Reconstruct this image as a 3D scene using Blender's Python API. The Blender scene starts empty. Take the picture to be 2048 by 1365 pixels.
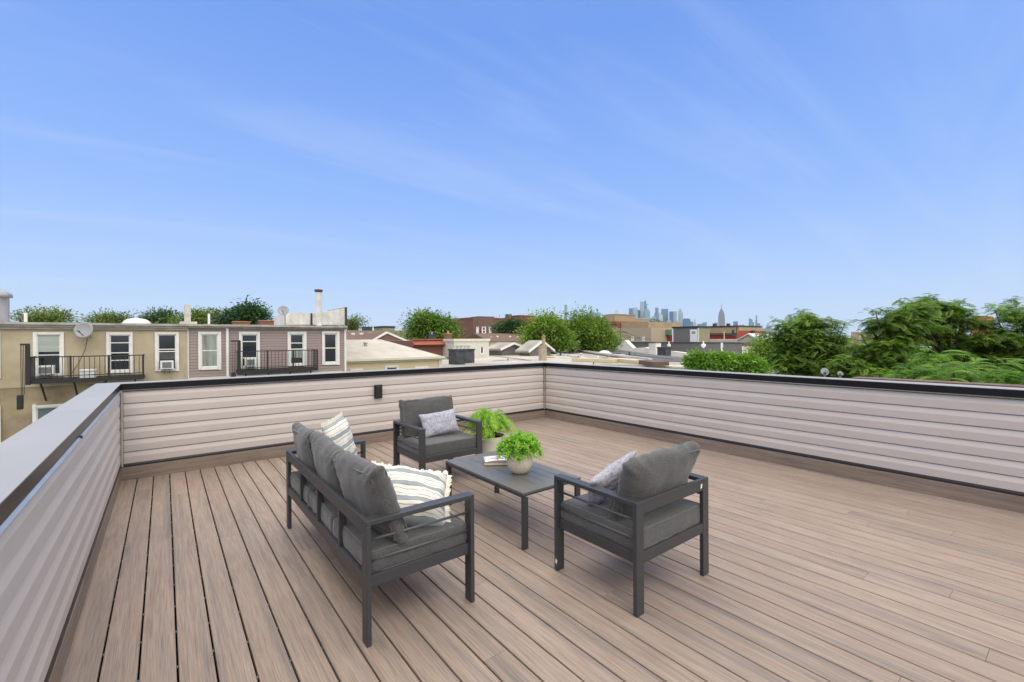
import bpy, bmesh, math, random
import numpy as np
from mathutils import Vector, Matrix, noise as mnoise
S = bpy.context.scene
COL = S.collection
rad = math.radians
random.seed(7)
np.random.seed(7)

# ------------------------------------------------------------------ camera
FPX, YAW, PITCH, ROLL, CYP, CAMH = 897.09, .6596, -.0027, -.0060, 680.6, 1.55
_rt = Vector((math.cos(YAW), -math.sin(YAW), 0))
_fw = Vector((math.sin(YAW)*math.cos(PITCH), math.cos(YAW)*math.cos(PITCH), math.sin(PITCH)))
_up = _rt.cross(_fw)
_c, _s = math.cos(ROLL), math.sin(ROLL)
RT, UP, FW = _rt*_c + _up*_s, _up*_c - _rt*_s, _fw
CAM = Vector((0, 0, CAMH))
cd = bpy.data.cameras.new('camera'); cam = bpy.data.objects.new('camera', cd); COL.objects.link(cam)
cd.sensor_width = 36; cd.lens = FPX/2048*36; cd.shift_y = -(682.5-CYP)/2048
cd.clip_start = .05; cd.clip_end = 40000
cam.matrix_world = Matrix(((RT.x, UP.x, -FW.x, 0), (RT.y, UP.y, -FW.y, 0), (RT.z, UP.z, -FW.z, CAMH), (0, 0, 0, 1)))
S.camera = cam

def ray(x, y): return FW + RT*((x-1024)/FPX) + UP*((CYP-y)/FPX)
def G(x, y, z=0): d = ray(x, y); return CAM + d*((z-CAMH)/d.z)      # point of the horizontal plane z seen there
def onY(x, y, Y): d = ray(x, y); return CAM + d*(Y/d.y)
def onX(x, y, X): d = ray(x, y); return CAM + d*(X/d.x)
def atD(x, y, D): return CAM + ray(x, y)*D

# ------------------------------------------------------------------ sky and sun
W = bpy.data.worlds.new('World'); S.world = W; W.use_nodes = True
nt = W.node_tree; nt.nodes.clear()
def N(t, typ, **k):
    n = t.nodes.new(typ)
    for a, b in k.items(): setattr(n, a, b)
    return n
def ramp(n, stops):
    cr = n.color_ramp
    while len(cr.elements) > 1: cr.elements.remove(cr.elements[-1])
    cr.elements[0].position = stops[0][0]; cr.elements[0].color = (*stops[0][1], 1)
    for p, c in stops[1:]:
        e = cr.elements.new(p); e.color = (*c, 1)
out = N(nt, 'ShaderNodeOutputWorld'); bg = N(nt, 'ShaderNodeBackground'); nt.links.new(bg.outputs[0], out.inputs[0])
tc = N(nt, 'ShaderNodeTexCoord'); sep = N(nt, 'ShaderNodeSeparateXYZ'); nt.links.new(tc.outputs['Generated'], sep.inputs[0])
rp = N(nt, 'ShaderNodeValToRGB'); nt.links.new(sep.outputs[2], rp.inputs[0])
EXPO = .62; K_ = 2**-EXPO
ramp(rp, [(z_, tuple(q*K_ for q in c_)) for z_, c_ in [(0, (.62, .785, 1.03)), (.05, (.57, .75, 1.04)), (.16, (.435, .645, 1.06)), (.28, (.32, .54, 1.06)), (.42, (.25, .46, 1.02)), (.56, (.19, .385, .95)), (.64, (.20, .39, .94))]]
     + [(.71, (1.5, 1.44, 1.34)), (.80, (2.45, 2.33, 2.15)), (1, (2.8, 2.64, 2.42))])  # stops above the frame whitened and brightened to light the deck neutrally
sky = N(nt, 'ShaderNodeTexSky', sky_type='NISHITA', sun_disc=False)
SUN_EL, SUN_AZ = rad(54), rad(192)          # azimuth clockwise from +Y
sky.sun_elevation = SUN_EL; sky.sun_rotation = SUN_AZ; sky.altitude = 20; sky.air_density = 1; sky.dust_density = .8
skm = N(nt, 'ShaderNodeVectorMath', operation='SCALE'); nt.links.new(sky.outputs[0], skm.inputs[0]); skm.inputs[3].default_value = .07
mx = N(nt, 'ShaderNodeMix', data_type='RGBA'); mx.inputs[0].default_value = .12
nt.links.new(rp.outputs[0], mx.inputs[6]); nt.links.new(skm.outputs[0], mx.inputs[7])
# thin cirrus streaks on a plane high overhead
adz = N(nt, 'ShaderNodeMath', operation='ADD'); adz.inputs[1].default_value = .10; nt.links.new(sep.outputs[2], adz.inputs[0])
dx = N(nt, 'ShaderNodeMath', operation='DIVIDE'); dy = N(nt, 'ShaderNodeMath', operation='DIVIDE')
nt.links.new(sep.outputs[0], dx.inputs[0]); nt.links.new(adz.outputs[0], dx.inputs[1])
nt.links.new(sep.outputs[1], dy.inputs[0]); nt.links.new(adz.outputs[0], dy.inputs[1])
cmb = N(nt, 'ShaderNodeCombineXYZ'); nt.links.new(dx.outputs[0], cmb.inputs[0]); nt.links.new(dy.outputs[0], cmb.inputs[1])
mp = N(nt, 'ShaderNodeMapping'); nt.links.new(cmb.outputs[0], mp.inputs[0])
mp.inputs['Rotation'].default_value = (0, 0, rad(-22)); mp.inputs['Scale'].default_value = (.35, 2.1, 1); mp.inputs['Location'].default_value = (1.3, 4.55, 0)
cn = N(nt, 'ShaderNodeTexNoise'); nt.links.new(mp.outputs[0], cn.inputs[0]); cn.inputs['Scale'].default_value = 1.0
cn.inputs['Detail'].default_value = 9; cn.inputs['Roughness'].default_value = .58; cn.inputs['Distortion'].default_value = .7
cr2 = N(nt, 'ShaderNodeValToRGB'); nt.links.new(cn.outputs[0], cr2.inputs[0]); ramp(cr2, [(.50, (0, 0, 0)), (.78, (1, 1, 1))])
cs = N(nt, 'ShaderNodeMath', operation='MULTIPLY'); nt.links.new(cr2.outputs[0], cs.inputs[0]); cs.inputs[1].default_value = .30
mx2 = N(nt, 'ShaderNodeMix', data_type='RGBA'); nt.links.new(cs.outputs[0], mx2.inputs[0])
nt.links.new(mx.outputs[2], mx2.inputs[6]); mx2.inputs[7].default_value = (.66*K_, .77*K_, 1.0*K_, 1)
# bright sky veil added behind the camera, unseen, to light walls and deck
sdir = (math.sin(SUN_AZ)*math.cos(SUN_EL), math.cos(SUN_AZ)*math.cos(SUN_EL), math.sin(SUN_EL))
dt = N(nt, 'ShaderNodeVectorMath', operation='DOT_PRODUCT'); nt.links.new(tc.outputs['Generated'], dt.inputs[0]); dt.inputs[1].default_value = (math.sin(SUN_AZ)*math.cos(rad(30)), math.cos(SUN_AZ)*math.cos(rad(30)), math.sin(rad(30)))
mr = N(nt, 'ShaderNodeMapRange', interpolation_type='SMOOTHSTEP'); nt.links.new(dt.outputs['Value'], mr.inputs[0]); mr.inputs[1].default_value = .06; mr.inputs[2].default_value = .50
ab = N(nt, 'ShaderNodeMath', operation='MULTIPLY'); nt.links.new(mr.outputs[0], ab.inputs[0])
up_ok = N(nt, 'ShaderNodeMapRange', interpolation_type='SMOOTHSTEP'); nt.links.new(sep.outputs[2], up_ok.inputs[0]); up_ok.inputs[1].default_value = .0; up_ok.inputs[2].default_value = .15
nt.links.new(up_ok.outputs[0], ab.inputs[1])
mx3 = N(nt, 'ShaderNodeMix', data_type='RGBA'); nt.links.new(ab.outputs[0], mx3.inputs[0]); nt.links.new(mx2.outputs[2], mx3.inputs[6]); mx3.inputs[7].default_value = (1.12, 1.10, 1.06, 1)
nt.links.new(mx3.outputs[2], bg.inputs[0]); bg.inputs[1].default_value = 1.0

sl = bpy.data.lights.new('sun', 'SUN'); so = bpy.data.objects.new('sun', sl); COL.objects.link(so)
sl.energy = .75; sl.angle = rad(30); sl.color = (1, .93, .83)
sd = Vector((math.sin(SUN_AZ)*math.cos(SUN_EL), math.cos(SUN_AZ)*math.cos(SUN_EL), math.sin(SUN_EL)))
so.rotation_euler = sd.to_track_quat('Z', 'Y').to_euler()
S.view_settings.view_transform = 'Standard'; S.view_settings.look = 'None'
S.view_settings.exposure = EXPO; S.view_settings.gamma = 1

# ------------------------------------------------------------------ mesh helpers
def wloc(o):
    v = Vector((0, 0, 0))
    while o is not None: v += o.location; o = o.parent
    return v
class MB:
    def __init__(s): s.v = []; s.f = []; s.mi = []; s.cur = 0
    def add(s, vs, fs):
        n = len(s.v); s.v += [tuple(q) for q in vs]; s.f += [tuple(n+i for i in q) for q in fs]; s.mi += [s.cur]*len(fs); return s
    def hexa(s, p): return s.add(p, [(0, 3, 2, 1), (4, 5, 6, 7), (0, 1, 5, 4), (1, 2, 6, 5), (2, 3, 7, 6), (3, 0, 4, 7)])
    def box(s, x0, x1, y0, y1, z0, z1):
        x0, x1 = sorted((x0, x1)); y0, y1 = sorted((y0, y1)); z0, z1 = sorted((z0, z1))
        return s.hexa([(x0, y0, z0), (x1, y0, z0), (x1, y1, z0), (x0, y1, z0), (x0, y0, z1), (x1, y0, z1), (x1, y1, z1), (x0, y1, z1)])
    def prism(s, poly, ext):
        n = len(poly); e = Vector(ext); a = [Vector(q) for q in poly]; b = [q+e for q in a]
        return s.add(a+b, [tuple(range(n))[::-1], tuple(range(n, 2*n))] + [(i, (i+1) % n, n+(i+1) % n, n+i) for i in range(n)])
    def tube(s, pts, r, n=8, closed=False, r2=None):
        pts = [Vector(q) for q in pts]; m = len(pts); vs = []; ref = None
        for i, q in enumerate(pts):
            a = pts[(i-1) % m] if (closed or i > 0) else q; b = pts[(i+1) % m] if (closed or i < m-1) else q
            t = (b-a).normalized()
            if ref is None: ref = Vector((0, 0, 1)) if abs(t.z) < .9 else Vector((1, 0, 0))
            u = (ref - t*ref.dot(t)).normalized(); ref = u; w = t.cross(u)
            rr = r if r2 is None else r + (r2-r)*i/max(1, m-1)
            for k in range(n):
                an = 2*math.pi*k/n; vs.append(q + (u*math.cos(an)+w*math.sin(an))*rr)
        fs = []
        for i in range(m if closed else m-1):
            j = (i+1) % m
            for k in range(n): fs.append((i*n+k, i*n+(k+1) % n, j*n+(k+1) % n, j*n+k))
        if not closed: fs += [tuple(range(n))[::-1], tuple(range((m-1)*n, m*n))]
        return s.add(vs, fs)
    def lathe(s, prof, c, n=32, axis=None):
        c = Vector(c); vs = []; fs = []
        R = Matrix.Identity(3) if axis is None else Vector((0, 0, 1)).rotation_difference(Vector(axis)).to_matrix()
        for r, z in prof:
            for k in range(n):
                an = 2*math.pi*k/n; vs.append(c + R @ Vector((r*math.cos(an), r*math.sin(an), z)))
        m = len(prof)
        for i in range(m-1):
            for k in range(n): fs.append((i*n+k, i*n+(k+1) % n, (i+1)*n+(k+1) % n, (i+1)*n+k))
        fs += [tuple(range(n))[::-1], tuple(range((m-1)*n, m*n))]
        return s.add(vs, fs)
    def quad(s, a, b, c, d): return s.add([a, b, c, d], [(0, 1, 2, 3)])
    def build(s, name, mat, parent=None, bevel=0, smooth=False, local=False, seg=2):
        off = Vector((0, 0, 0)) if local else wloc(parent)
        me = bpy.data.meshes.new(name); me.from_pydata([tuple(Vector(q)-off) for q in s.v], [], s.f)
        for m in (mat if isinstance(mat, (list, tuple)) else [mat]): me.materials.append(m)
        me.polygons.foreach_set('material_index', s.mi)
        o = bpy.data.objects.new(name, me); COL.objects.link(o); o.parent = parent
        if smooth: me.polygons.foreach_set('use_smooth', [True]*len(me.polygons))
        if bevel:
            b = o.modifiers.new('bevel', 'BEVEL'); b.width = bevel; b.segments = seg; b.limit_method = 'ANGLE'; b.angle_limit = rad(40)
        me.update(); return o
def tag(o, label=None, cat=None, group=None, kind=None):
    if label: o['label'] = label
    if cat: o['category'] = cat
    if group: o['group'] = group
    if kind: o['kind'] = kind
    return o
def thing(name, label, cat, loc=(0, 0, 0), group=None, rz=0):
    o = bpy.data.objects.new(name, None); COL.objects.link(o); o.location = loc; o.rotation_euler.z = rz
    o.empty_display_size = .1
    return tag(o, label, cat, group)
def children(o): return [c for c in bpy.data.objects if c.parent is o]
def copy_tree(o, parent=None):
    ch = children(o); c = o.copy(); COL.objects.link(c); c.parent = parent
    for k in ch: copy_tree(k, c)
    return c

# ------------------------------------------------------------------ materials
def newmat(name):
    m = bpy.data.materials.new(name); m.use_nodes = True; t = m.node_tree
    return m, t, t.nodes['Principled BSDF']
def coords(t, scale=(1, 1, 1), rot=(0, 0, 0)):
    c = N(t, 'ShaderNodeTexCoord'); mpp = N(t, 'ShaderNodeMapping'); t.links.new(c.outputs['Object'], mpp.inputs[0])
    mpp.inputs['Scale'].default_value = scale; mpp.inputs['Rotation'].default_value = rot
    return mpp
def bump(t, b, src, strength=.3, dist=.002):
    bp = N(t, 'ShaderNodeBump'); bp.inputs['Strength'].default_value = strength; bp.inputs['Distance'].default_value = dist
    t.links.new(src, bp.inputs['Height']); t.links.new(bp.outputs[0], b.inputs['Normal'])
def mk(name, c, rough=.6, var=.12, scale=4, detail=6, bmp=0, bd=.003, metal=0, c2=None, stretch=(1, 1, 1), spec=.5):
    m, t, b = newmat(name)
    mpp = coords(t, stretch); n = N(t, 'ShaderNodeTexNoise'); t.links.new(mpp.outputs[0], n.inputs[0])
    n.inputs['Scale'].default_value = scale; n.inputs['Detail'].default_value = detail; n.inputs['Roughness'].default_value = .6
    r = N(t, 'ShaderNodeValToRGB'); t.links.new(n.outputs[0], r.inputs[0])
    d = c2 if c2 else tuple(q*(1-var) for q in c); e = c if c2 else tuple(min(1, q*(1+var)) for q in c)
    ramp(r, [(.34, d), (.66, e)]); t.links.new(r.outputs[0], b.inputs['Base Color'])
    b.inputs['Roughness'].default_value = rough; b.inputs['Metallic'].default_value = metal; b.inputs['Specular IOR Level'].default_value = spec
    if bmp: bump(t, b, n.outputs[0], bmp, bd)
    return m
def mathn(t, op, a, b=None, c=None):
    n = N(t, 'ShaderNodeMath', operation=op)
    for i, q in enumerate((a, b, c)):
        if q is None: continue
        if isinstance(q, (int, float)): n.inputs[i].default_value = q
        else: t.links.new(q, n.inputs[i])
    return n.outputs[0]
def mixc(t, f, a, b, blend='MIX'):
    n = N(t, 'ShaderNodeMix', data_type='RGBA', blend_type=blend)
    for i, q in ((0, f), (6, a), (7, b)):
        if isinstance(q, (int, float)): n.inputs[i].default_value = q
        elif isinstance(q, tuple): n.inputs[i].default_value = (*q, 1) if len(q) == 3 else q
        else: t.links.new(q, n.inputs[i])
    return n.outputs[2]
def noise(t, vec, scale, detail=4, rough=.55, dist=0):
    n = N(t, 'ShaderNodeTexNoise'); t.links.new(vec, n.inputs[0]); n.inputs['Scale'].default_value = scale
    n.inputs['Detail'].default_value = detail; n.inputs['Roughness'].default_value = rough; n.inputs['Distortion'].default_value = dist
    return n.outputs[0]
def siding_mat(name, c, course, dirt=.12, rough=.55, line=.35):          # thin lap lines at every course
    m, t, b = newmat(name); mpp = coords(t); sp = N(t, 'ShaderNodeSeparateXYZ'); t.links.new(mpp.outputs[0], sp.inputs[0])
    fr = mathn(t, 'FRACT', mathn(t, 'DIVIDE', sp.outputs[2], course))
    ln = mathn(t, 'LESS_THAN', fr, .13)
    n = noise(t, coords(t, (.4, .4, 1.5)).outputs[0], 2.0, 5)
    base = mixc(t, mathn(t, 'MULTIPLY', n, dirt*2), c, tuple(q*.6 for q in c))
    b.inputs['Roughness'].default_value = rough
    t.links.new(mixc(t, ln, base, tuple(q*line for q in c)), b.inputs['Base Color'])
    bump(t, b, fr, .6, .012); return m
def brick_mat(name, c1, c2, mortar, sc=1.0):
    m, t, b = newmat(name); c = N(t, 'ShaderNodeTexCoord'); sp = N(t, 'ShaderNodeSeparateXYZ'); t.links.new(c.outputs['Object'], sp.inputs[0])
    cm = N(t, 'ShaderNodeCombineXYZ'); t.links.new(mathn(t, 'ADD', sp.outputs[0], sp.outputs[1]), cm.inputs[0]); t.links.new(sp.outputs[2], cm.inputs[1])
    br = N(t, 'ShaderNodeTexBrick'); t.links.new(cm.outputs[0], br.inputs[0]); br.inputs['Scale'].default_value = 1
    br.inputs['Brick Width'].default_value = .22*sc; br.inputs['Row Height'].default_value = .075*sc; br.inputs['Mortar Size'].default_value = .009*sc
    br.inputs['Color1'].default_value = (*c1, 1); br.inputs['Color2'].default_value = (*c2, 1); br.inputs['Mortar'].default_value = (*mortar, 1)
    n = noise(t, c.outputs['Object'], .7, 6, .65)
    t.links.new(mixc(t, mathn(t, 'MULTIPLY', n, .6), br.outputs[0], tuple(q*.45 for q in c1)), b.inputs['Base Color']); b.inputs['Roughness'].default_value = .85
    return m
def tower_mat(name, c, glass=(.10, .18, .28), w=4.2, h=3.9, amt=.55):
    m, t, b = newmat(name); c0 = N(t, 'ShaderNodeTexCoord'); sp = N(t, 'ShaderNodeSeparateXYZ'); t.links.new(c0.outputs['Object'], sp.inputs[0])
    fx = mathn(t, 'FRACT', mathn(t, 'DIVIDE', mathn(t, 'ADD', sp.outputs[0], sp.outputs[1]), w*3)); fz = mathn(t, 'FRACT', mathn(t, 'DIVIDE', sp.outputs[2], h*6))
    g = mathn(t, 'MULTIPLY', mathn(t, 'GREATER_THAN', fx, .35), mathn(t, 'GREATER_THAN', fz, .25))
    n = noise(t, c0.outputs['Object'], .02, 3)
    base = mixc(t, n, c, tuple(q*.75 for q in c))
    t.links.new(mixc(t, mathn(t, 'MULTIPLY', g, amt), base, glass), b.inputs['Base Color']); b.inputs['Roughness'].default_value = .45
    return m
def leaf_mat(name, a, b_, trans=.35):
    m = bpy.data.materials.new(name); m.use_nodes = True; t = m.node_tree; t.nodes.clear()
    o = N(t, 'ShaderNodeOutputMaterial'); at = N(t, 'ShaderNodeAttribute', attribute_name='leaf_tone')
    r = N(t, 'ShaderNodeValToRGB'); t.links.new(at.outputs['Fac'], r.inputs[0]); ramp(r, [(0, a), (.55, tuple((x+y)/2 for x, y in zip(a, b_))), (1, b_)])
    p = N(t, 'ShaderNodeBsdfPrincipled'); p.inputs['Roughness'].default_value = .5; p.inputs['Specular IOR Level'].default_value = .35
    t.links.new(r.outputs[0], p.inputs['Base Color']); tr = N(t, 'ShaderNodeBsdfTranslucent')
    mc = N(t, 'ShaderNodeMix', data_type='RGBA', blend_type='MULTIPLY'); mc.inputs[0].default_value = 1; t.links.new(r.outputs[0], mc.inputs[6]); mc.inputs[7].default_value = (1.3, 1.5, .5, 1)
    t.links.new(mc.outputs[2], tr.inputs[0]); ms = N(t, 'ShaderNodeMixShader'); ms.inputs[0].default_value = trans
    t.links.new(p.outputs[0], ms.inputs[1]); t.links.new(tr.outputs[0], ms.inputs[2]); t.links.new(ms.outputs[0], o.inputs[0]); return m

def deck_mat(name, along='Y', dark=1.0):
    """composite boards: tan ground with grey and brown streaks running along the board; 'bd' face attribute tells boards apart"""
    m, t, b = newmat(name)
    at = N(t, 'ShaderNodeAttribute', attribute_name='bd')
    c = N(t, 'ShaderNodeTexCoord'); ad = N(t, 'ShaderNodeVectorMath', operation='ADD')
    cm = N(t, 'ShaderNodeCombineXYZ'); f37 = mathn(t, 'MULTIPLY', at.outputs['Fac'], 37.0)
    for i in range(3): t.links.new(f37, cm.inputs[i])
    t.links.new(c.outputs['Object'], ad.inputs[0]); t.links.new(cm.outputs[0], ad.inputs[1])
    def st(s):
        mpp = N(t, 'ShaderNodeMapping'); t.links.new(ad.outputs[0], mpp.inputs[0]); mpp.inputs['Scale'].default_value = s; return mpp.outputs[0]
    sc = lambda a, l: (a, l, a) if along == 'Y' else (l, a, a)
    wide = noise(t, st(sc(14, .55)), 1, 4, .6, .35); mid = noise(t, st(sc(60, 1.3)), 1, 4, .6, .2); fine = noise(t, st(sc(330, 5)), 1, 3, .6)
    r1 = N(t, 'ShaderNodeValToRGB'); t.links.new(wide, r1.inputs[0])
    ramp(r1, [(.30, (.125, .110, .108)), (.41, (.200, .166, .142)), (.52, (.275, .218, .172)), (.62, (.225, .168, .132)), (.72, (.150, .137, .137))])
    c1 = mixc(t, .42, r1.outputs[0], mixc(t, mid, (.105, .082, .070), (.300, .255, .220)))
    r3 = N(t, 'ShaderNodeValToRGB'); t.links.new(fine, r3.inputs[0]); ramp(r3, [(.35, (.62, .60, .58)), (.6, (1.08, 1.07, 1.06))])
    c2 = mixc(t, 1.0, mixc(t, .8, c1, r3.outputs[0], 'MULTIPLY'), (1.33, 1.29, 1.30), 'MULTIPLY')
    tone = mathn(t, 'ADD', mathn(t, 'MULTIPLY', at.outputs['Fac'], .15), .93*dark)
    cm2 = N(t, 'ShaderNodeCombineXYZ')
    for i in range(3): t.links.new(tone, cm2.inputs[i])
    c3 = mixc(t, 1.0, c2, cm2.outputs[0], 'MULTIPLY')
    wear = N(t, 'ShaderNodeMapRange'); t.links.new(noise(t, c.outputs['Object'], .9, 6, .6, .4), wear.inputs[0]); wear.inputs[1].default_value = .3; wear.inputs[2].default_value = .7; wear.inputs[3].default_value = .92; wear.inputs[4].default_value = 1.07
    wv = N(t, 'ShaderNodeVectorMath', operation='SCALE'); t.links.new(c3, wv.inputs[0]); t.links.new(wear.outputs[0], wv.inputs[3])
    t.links.new(wv.outputs[0], b.inputs['Base Color']); b.inputs['Roughness'].default_value = .52; b.inputs['Specular IOR Level'].default_value = .35
    bump(t, b, mathn(t, 'ADD', fine, mathn(t, 'MULTIPLY', mid, .5)), .45, .0012)
    return m
def fabric_mat(name, c, c2, weave=700, bmp=.35):
    m, t, b = newmat(name); co = coords(t)
    n1 = noise(t, coords(t, (1, .25, 1)).outputs[0], weave*.6, 2, .7); n2 = noise(t, coords(t, (.25, 1, 1)).outputs[0], weave*.6, 2, .7)
    n3 = noise(t, co.outputs[0], 9, 5, .6)
    w = mathn(t, 'MULTIPLY', mathn(t, 'ADD', n1, n2), .5)
    r = N(t, 'ShaderNodeValToRGB'); t.links.new(w, r.inputs[0]); ramp(r, [(.36, c2), (.62, c)])
    t.links.new(mixc(t, mathn(t, 'MULTIPLY', n3, .35), r.outputs[0], c2), b.inputs['Base Color'])
    b.inputs['Roughness'].default_value = .92; b.inputs['Specular IOR Level'].default_value = .15; b.inputs['Sheen Weight'].default_value = .25
    bump(t, b, mathn(t, 'ADD', w, mathn(t, 'MULTIPLY', n3, 3)), bmp, .0018); return m
def stripe_mat(name):
    """cream cloth with broad blue grey stripes edged by thin dark lines, across local y"""
    m, t, b = newmat(name); co = coords(t); sp = N(t, 'ShaderNodeSeparateXYZ'); t.links.new(co.outputs[0], sp.inputs[0])
    f = mathn(t, 'FRACT', mathn(t, 'ADD', mathn(t, 'DIVIDE', sp.outputs[1], .098), .5))
    r = N(t, 'ShaderNodeValToRGB'); r.color_ramp.interpolation = 'CONSTANT'; t.links.new(f, r.inputs[0])
    cr, bl, dk = (.68, .655, .60), (.25, .285, .32), (.11, .115, .12)
    ramp(r, [(0, cr), (.20, dk), (.235, cr), (.44, dk), (.47, bl), (.70, dk), (.73, cr), (.86, dk), (.885, cr)])
    n = noise(t, coords(t, (1, .3, 1)).outputs[0], 420, 2, .7)
    t.links.new(mixc(t, mathn(t, 'MULTIPLY', n, .25), r.outputs[0], (.55, .52, .46)), b.inputs['Base Color'])
    b.inputs['Roughness'].default_value = .95; b.inputs['Specular IOR Level'].default_value = .1
    bump(t, b, mathn(t, 'ADD', n, mathn(t, 'MULTIPLY', noise(t, co.outputs[0], 14, 4), 3)), .35, .003); return m

M = {}
M['vinyl'] = mk('vinyl_siding', (.50, .455, .435), .48, .025, 2.2, 3, .12, .002)
M['vinyl_trim'] = mk('vinyl_trim', (.47, .43, .40), .5, .03)
M['coping'] = mk('coping_top', (.31, .305, .298), .42, .05, 1.2, 6, .05, .002, spec=.6)
M['black_metal'] = mk('black_metal', (.010, .010, .013), .32, .15, 3, 5, .04, .002, spec=.22)
M['lip'] = mk('drip_edge', (.10, .10, .105), .22, .1, 6, 3, 0, metal=.7)
M['black_trim'] = mk('black_trim', (.010, .011, .014), .45, .15)
M['deck'] = deck_mat('composite_deck'); M['fasciaY'] = deck_mat('composite_board_y', 'Y', .80); M['fasciaX'] = deck_mat('composite_board_x', 'X', .80)
M['gapdark'] = mk('gap_shade', (.004, .0035, .003), .95, spec=.05)  # sheet under the boards, near black: shade of the gaps put into colour
M['clip'] = mk('steel_clip', (.22, .20, .18), .35, .1, metal=.8)
M['frame'] = mk('charcoal_powder_coat', (.040, .042, .048), .42, .06, 60, 3, .08, .0006)
M['rod'] = mk('grey_rod', (.075, .078, .085), .33, .06)
M['tabletop'] = mk('grey_table_slats', (.125, .123, .118), .38, .07, 5, 5, .05, .001)
M['grey_fabric'] = fabric_mat('charcoal_fabric', (.120, .120, .121), (.046, .046, .048), 420, .6)
M['grey_piping'] = fabric_mat('charcoal_piping', (.15, .148, .14), (.07, .07, .066))
M['light_fabric'] = fabric_mat('light_grey_fabric', (.50, .50, .56), (.20, .20, .25), 190)
M['stripe'] = stripe_mat('striped_cloth')
M['cream_cloth'] = fabric_mat('cream_cloth', (.80, .76, .66), (.55, .52, .44), 420)
M['pot'] = mk('speckled_stone_pot', (.64, .55, .48), .75, .10, 60, 6, .2, .002)
M['pot2'] = mk('pale_concrete_pot', (.56, .53, .46), .75, .07, 8, 7, .15, .002)
M['soil'] = mk('soil', (.03, .022, .015), .95)
M['fern'] = leaf_mat('fern_leaf', (.06, .20, .015), (.38, .60, .07), .35)
M['bush'] = leaf_mat('bush_leaf', (.055, .19, .02), (.38, .64, .10), .35)
M['stem'] = mk('green_stem', (.12, .22, .04), .7)
M['white'] = mk('white_paint', (.74, .73, .70), .5, .06, 6)
M['dirty_white'] = mk('weathered_white', (.62, .60, .56), .6, .2, 3, 8, c2=(.40, .37, .33))
M['glass'] = mk('window_glass', (.022, .026, .032), .06, .3, .8, 3, spec=.8)
M['glass_teal'] = mk('window_glass_teal', (.10, .15, .15), .10, .25, .8, 3, spec=.8)
M['blind'] = mk('window_blind', (.36, .40, .37), .6, .1, 2, 4, stretch=(.2, .2, 8))
M['curtain'] = mk('curtain', (.24, .27, .24), .8, .35, 2.5, 5, stretch=(3, 3, .3))
M['screen'] = mk('window_screen', (.06, .06, .06), .6, .2)
M['iron'] = mk('black_iron', (.016, .016, .018), .5, .25, 20, 5, .15)
M['stucco'] = mk('ochre_stucco', (.49, .415, .295), .9, .1, 1.1, 10, .4, .01, c2=(.38, .315, .215))
M['stucco_low'] = mk('weathered_stucco', (.38, .31, .20), .9, .1, .9, 10, .4, .01, c2=(.17, .135, .085))
M['mauve_siding'] = siding_mat('mauve_lap_siding', (.36, .285, .27), .115)
M['cornice'] = mk('old_cornice', (.46, .43, .38), .6, .1, 3, 8, c2=(.27, .25, .22), stretch=(1, 1, 3))
M['ac_grille'] = mk('grille_grey', (.16, .165, .17), .5, .3, 40, 2)
M['galv'] = mk('galvanised_steel', (.40, .41, .43), .5, .1, 3, 8, .1, metal=.35, c2=(.22, .22, .22), stretch=(1, 1, .3))
M['rust'] = mk('rust', (.22, .09, .05), .85, .3, 6, 8)
M['patchy'] = mk('peeling_white_paint', (.72, .71, .69), .8, .1, 3.0, 10, .3, .01, c2=(.50, .48, .45), stretch=(1.4, 1.4, .8))
M['tar'] = mk('tar', (.03, .032, .035), .6, .3, 3)
M['dish'] = mk('dish_grey', (.30, .31, .32), .4, .05)
M['cooler'] = mk('cooler_white', (.70, .71, .72), .4, .05)
M['roof_cream'] = mk('cream_roof', (.52, .48, .42), .8, .08, .5, 10, c2=(.36, .33, .28))
M['roof_grey'] = mk('pale_grey_roof', (.46, .43, .38), .85, .1, .4, 10, c2=(.25, .23, .20))
M['roof_silver'] = mk('silver_roof', (.62, .60, .57), .7, .1, .3, 8, c2=(.45, .43, .40))
M['roof_dark'] = mk('dark_roof', (.105, .100, .098), .85, .15, .4, 8)
M['yellow_wall'] = siding_mat('yellow_siding', (.62, .52, .33), .13, .1, line=.8)
M['cream_wall'] = siding_mat('cream_siding', (.60, .54, .42), .16, .1, line=.8)
M['cream_trim'] = mk('cream_trim', (.62, .58, .46), .6, .06)
M['shingle'] = mk('brown_shingle', (.19, .115, .09), .9, .15, 9, 6, .3, .02, c2=(.10, .062, .05))
M['brick'] = brick_mat('red_brick', (.27, .10, .07), (.20, .075, .055), (.22, .17, .14))
M['brick_brown'] = brick_mat('brown_brick', (.23, .12, .095), (.17, .09, .07), (.20, .16, .14))
M['rust_cornice'] = mk('rust_red_cornice', (.28, .085, .05), .7, .15, 2, 6)
M['red_wall'] = mk('red_wall', (.34, .045, .025), .7, .2, 1.5, 7)
M['green_cornice'] = mk('green_copper', (.12, .22, .16), .7, .2, 2, 7)
M['pale_wall'] = siding_mat('pale_clapboard', (.62, .61, .53), .16, .1, line=.85)
M['tan'] = siding_mat('tan_wall', (.44, .36, .25), .35, .15, line=.9)
M['tan2'] = mk('tan_render', (.38, .28, .17), .85, .1, .5, 6)
M['dark_siding'] = siding_mat('grey_lap_siding', (.165, .155, .145), .2, .08, line=.5)
M['white_roof'] = mk('white_roof_coating', (.68, .66, .62), .7, .06, .8, 6)
M['olive'] = mk('olive_render', (.28, .26, .17), .85, .1)
M['orange'] = mk('orange_brick', (.45, .13, .06), .8, .15, .8)
M['wood_pole'] = mk('wood_pole', (.10, .055, .035), .9, .3, 5)
M['bark'] = mk('bark', (.075, .055, .042), .95, .3, 4, 8, .5, .02, stretch=(3, 3, .5))
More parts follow.
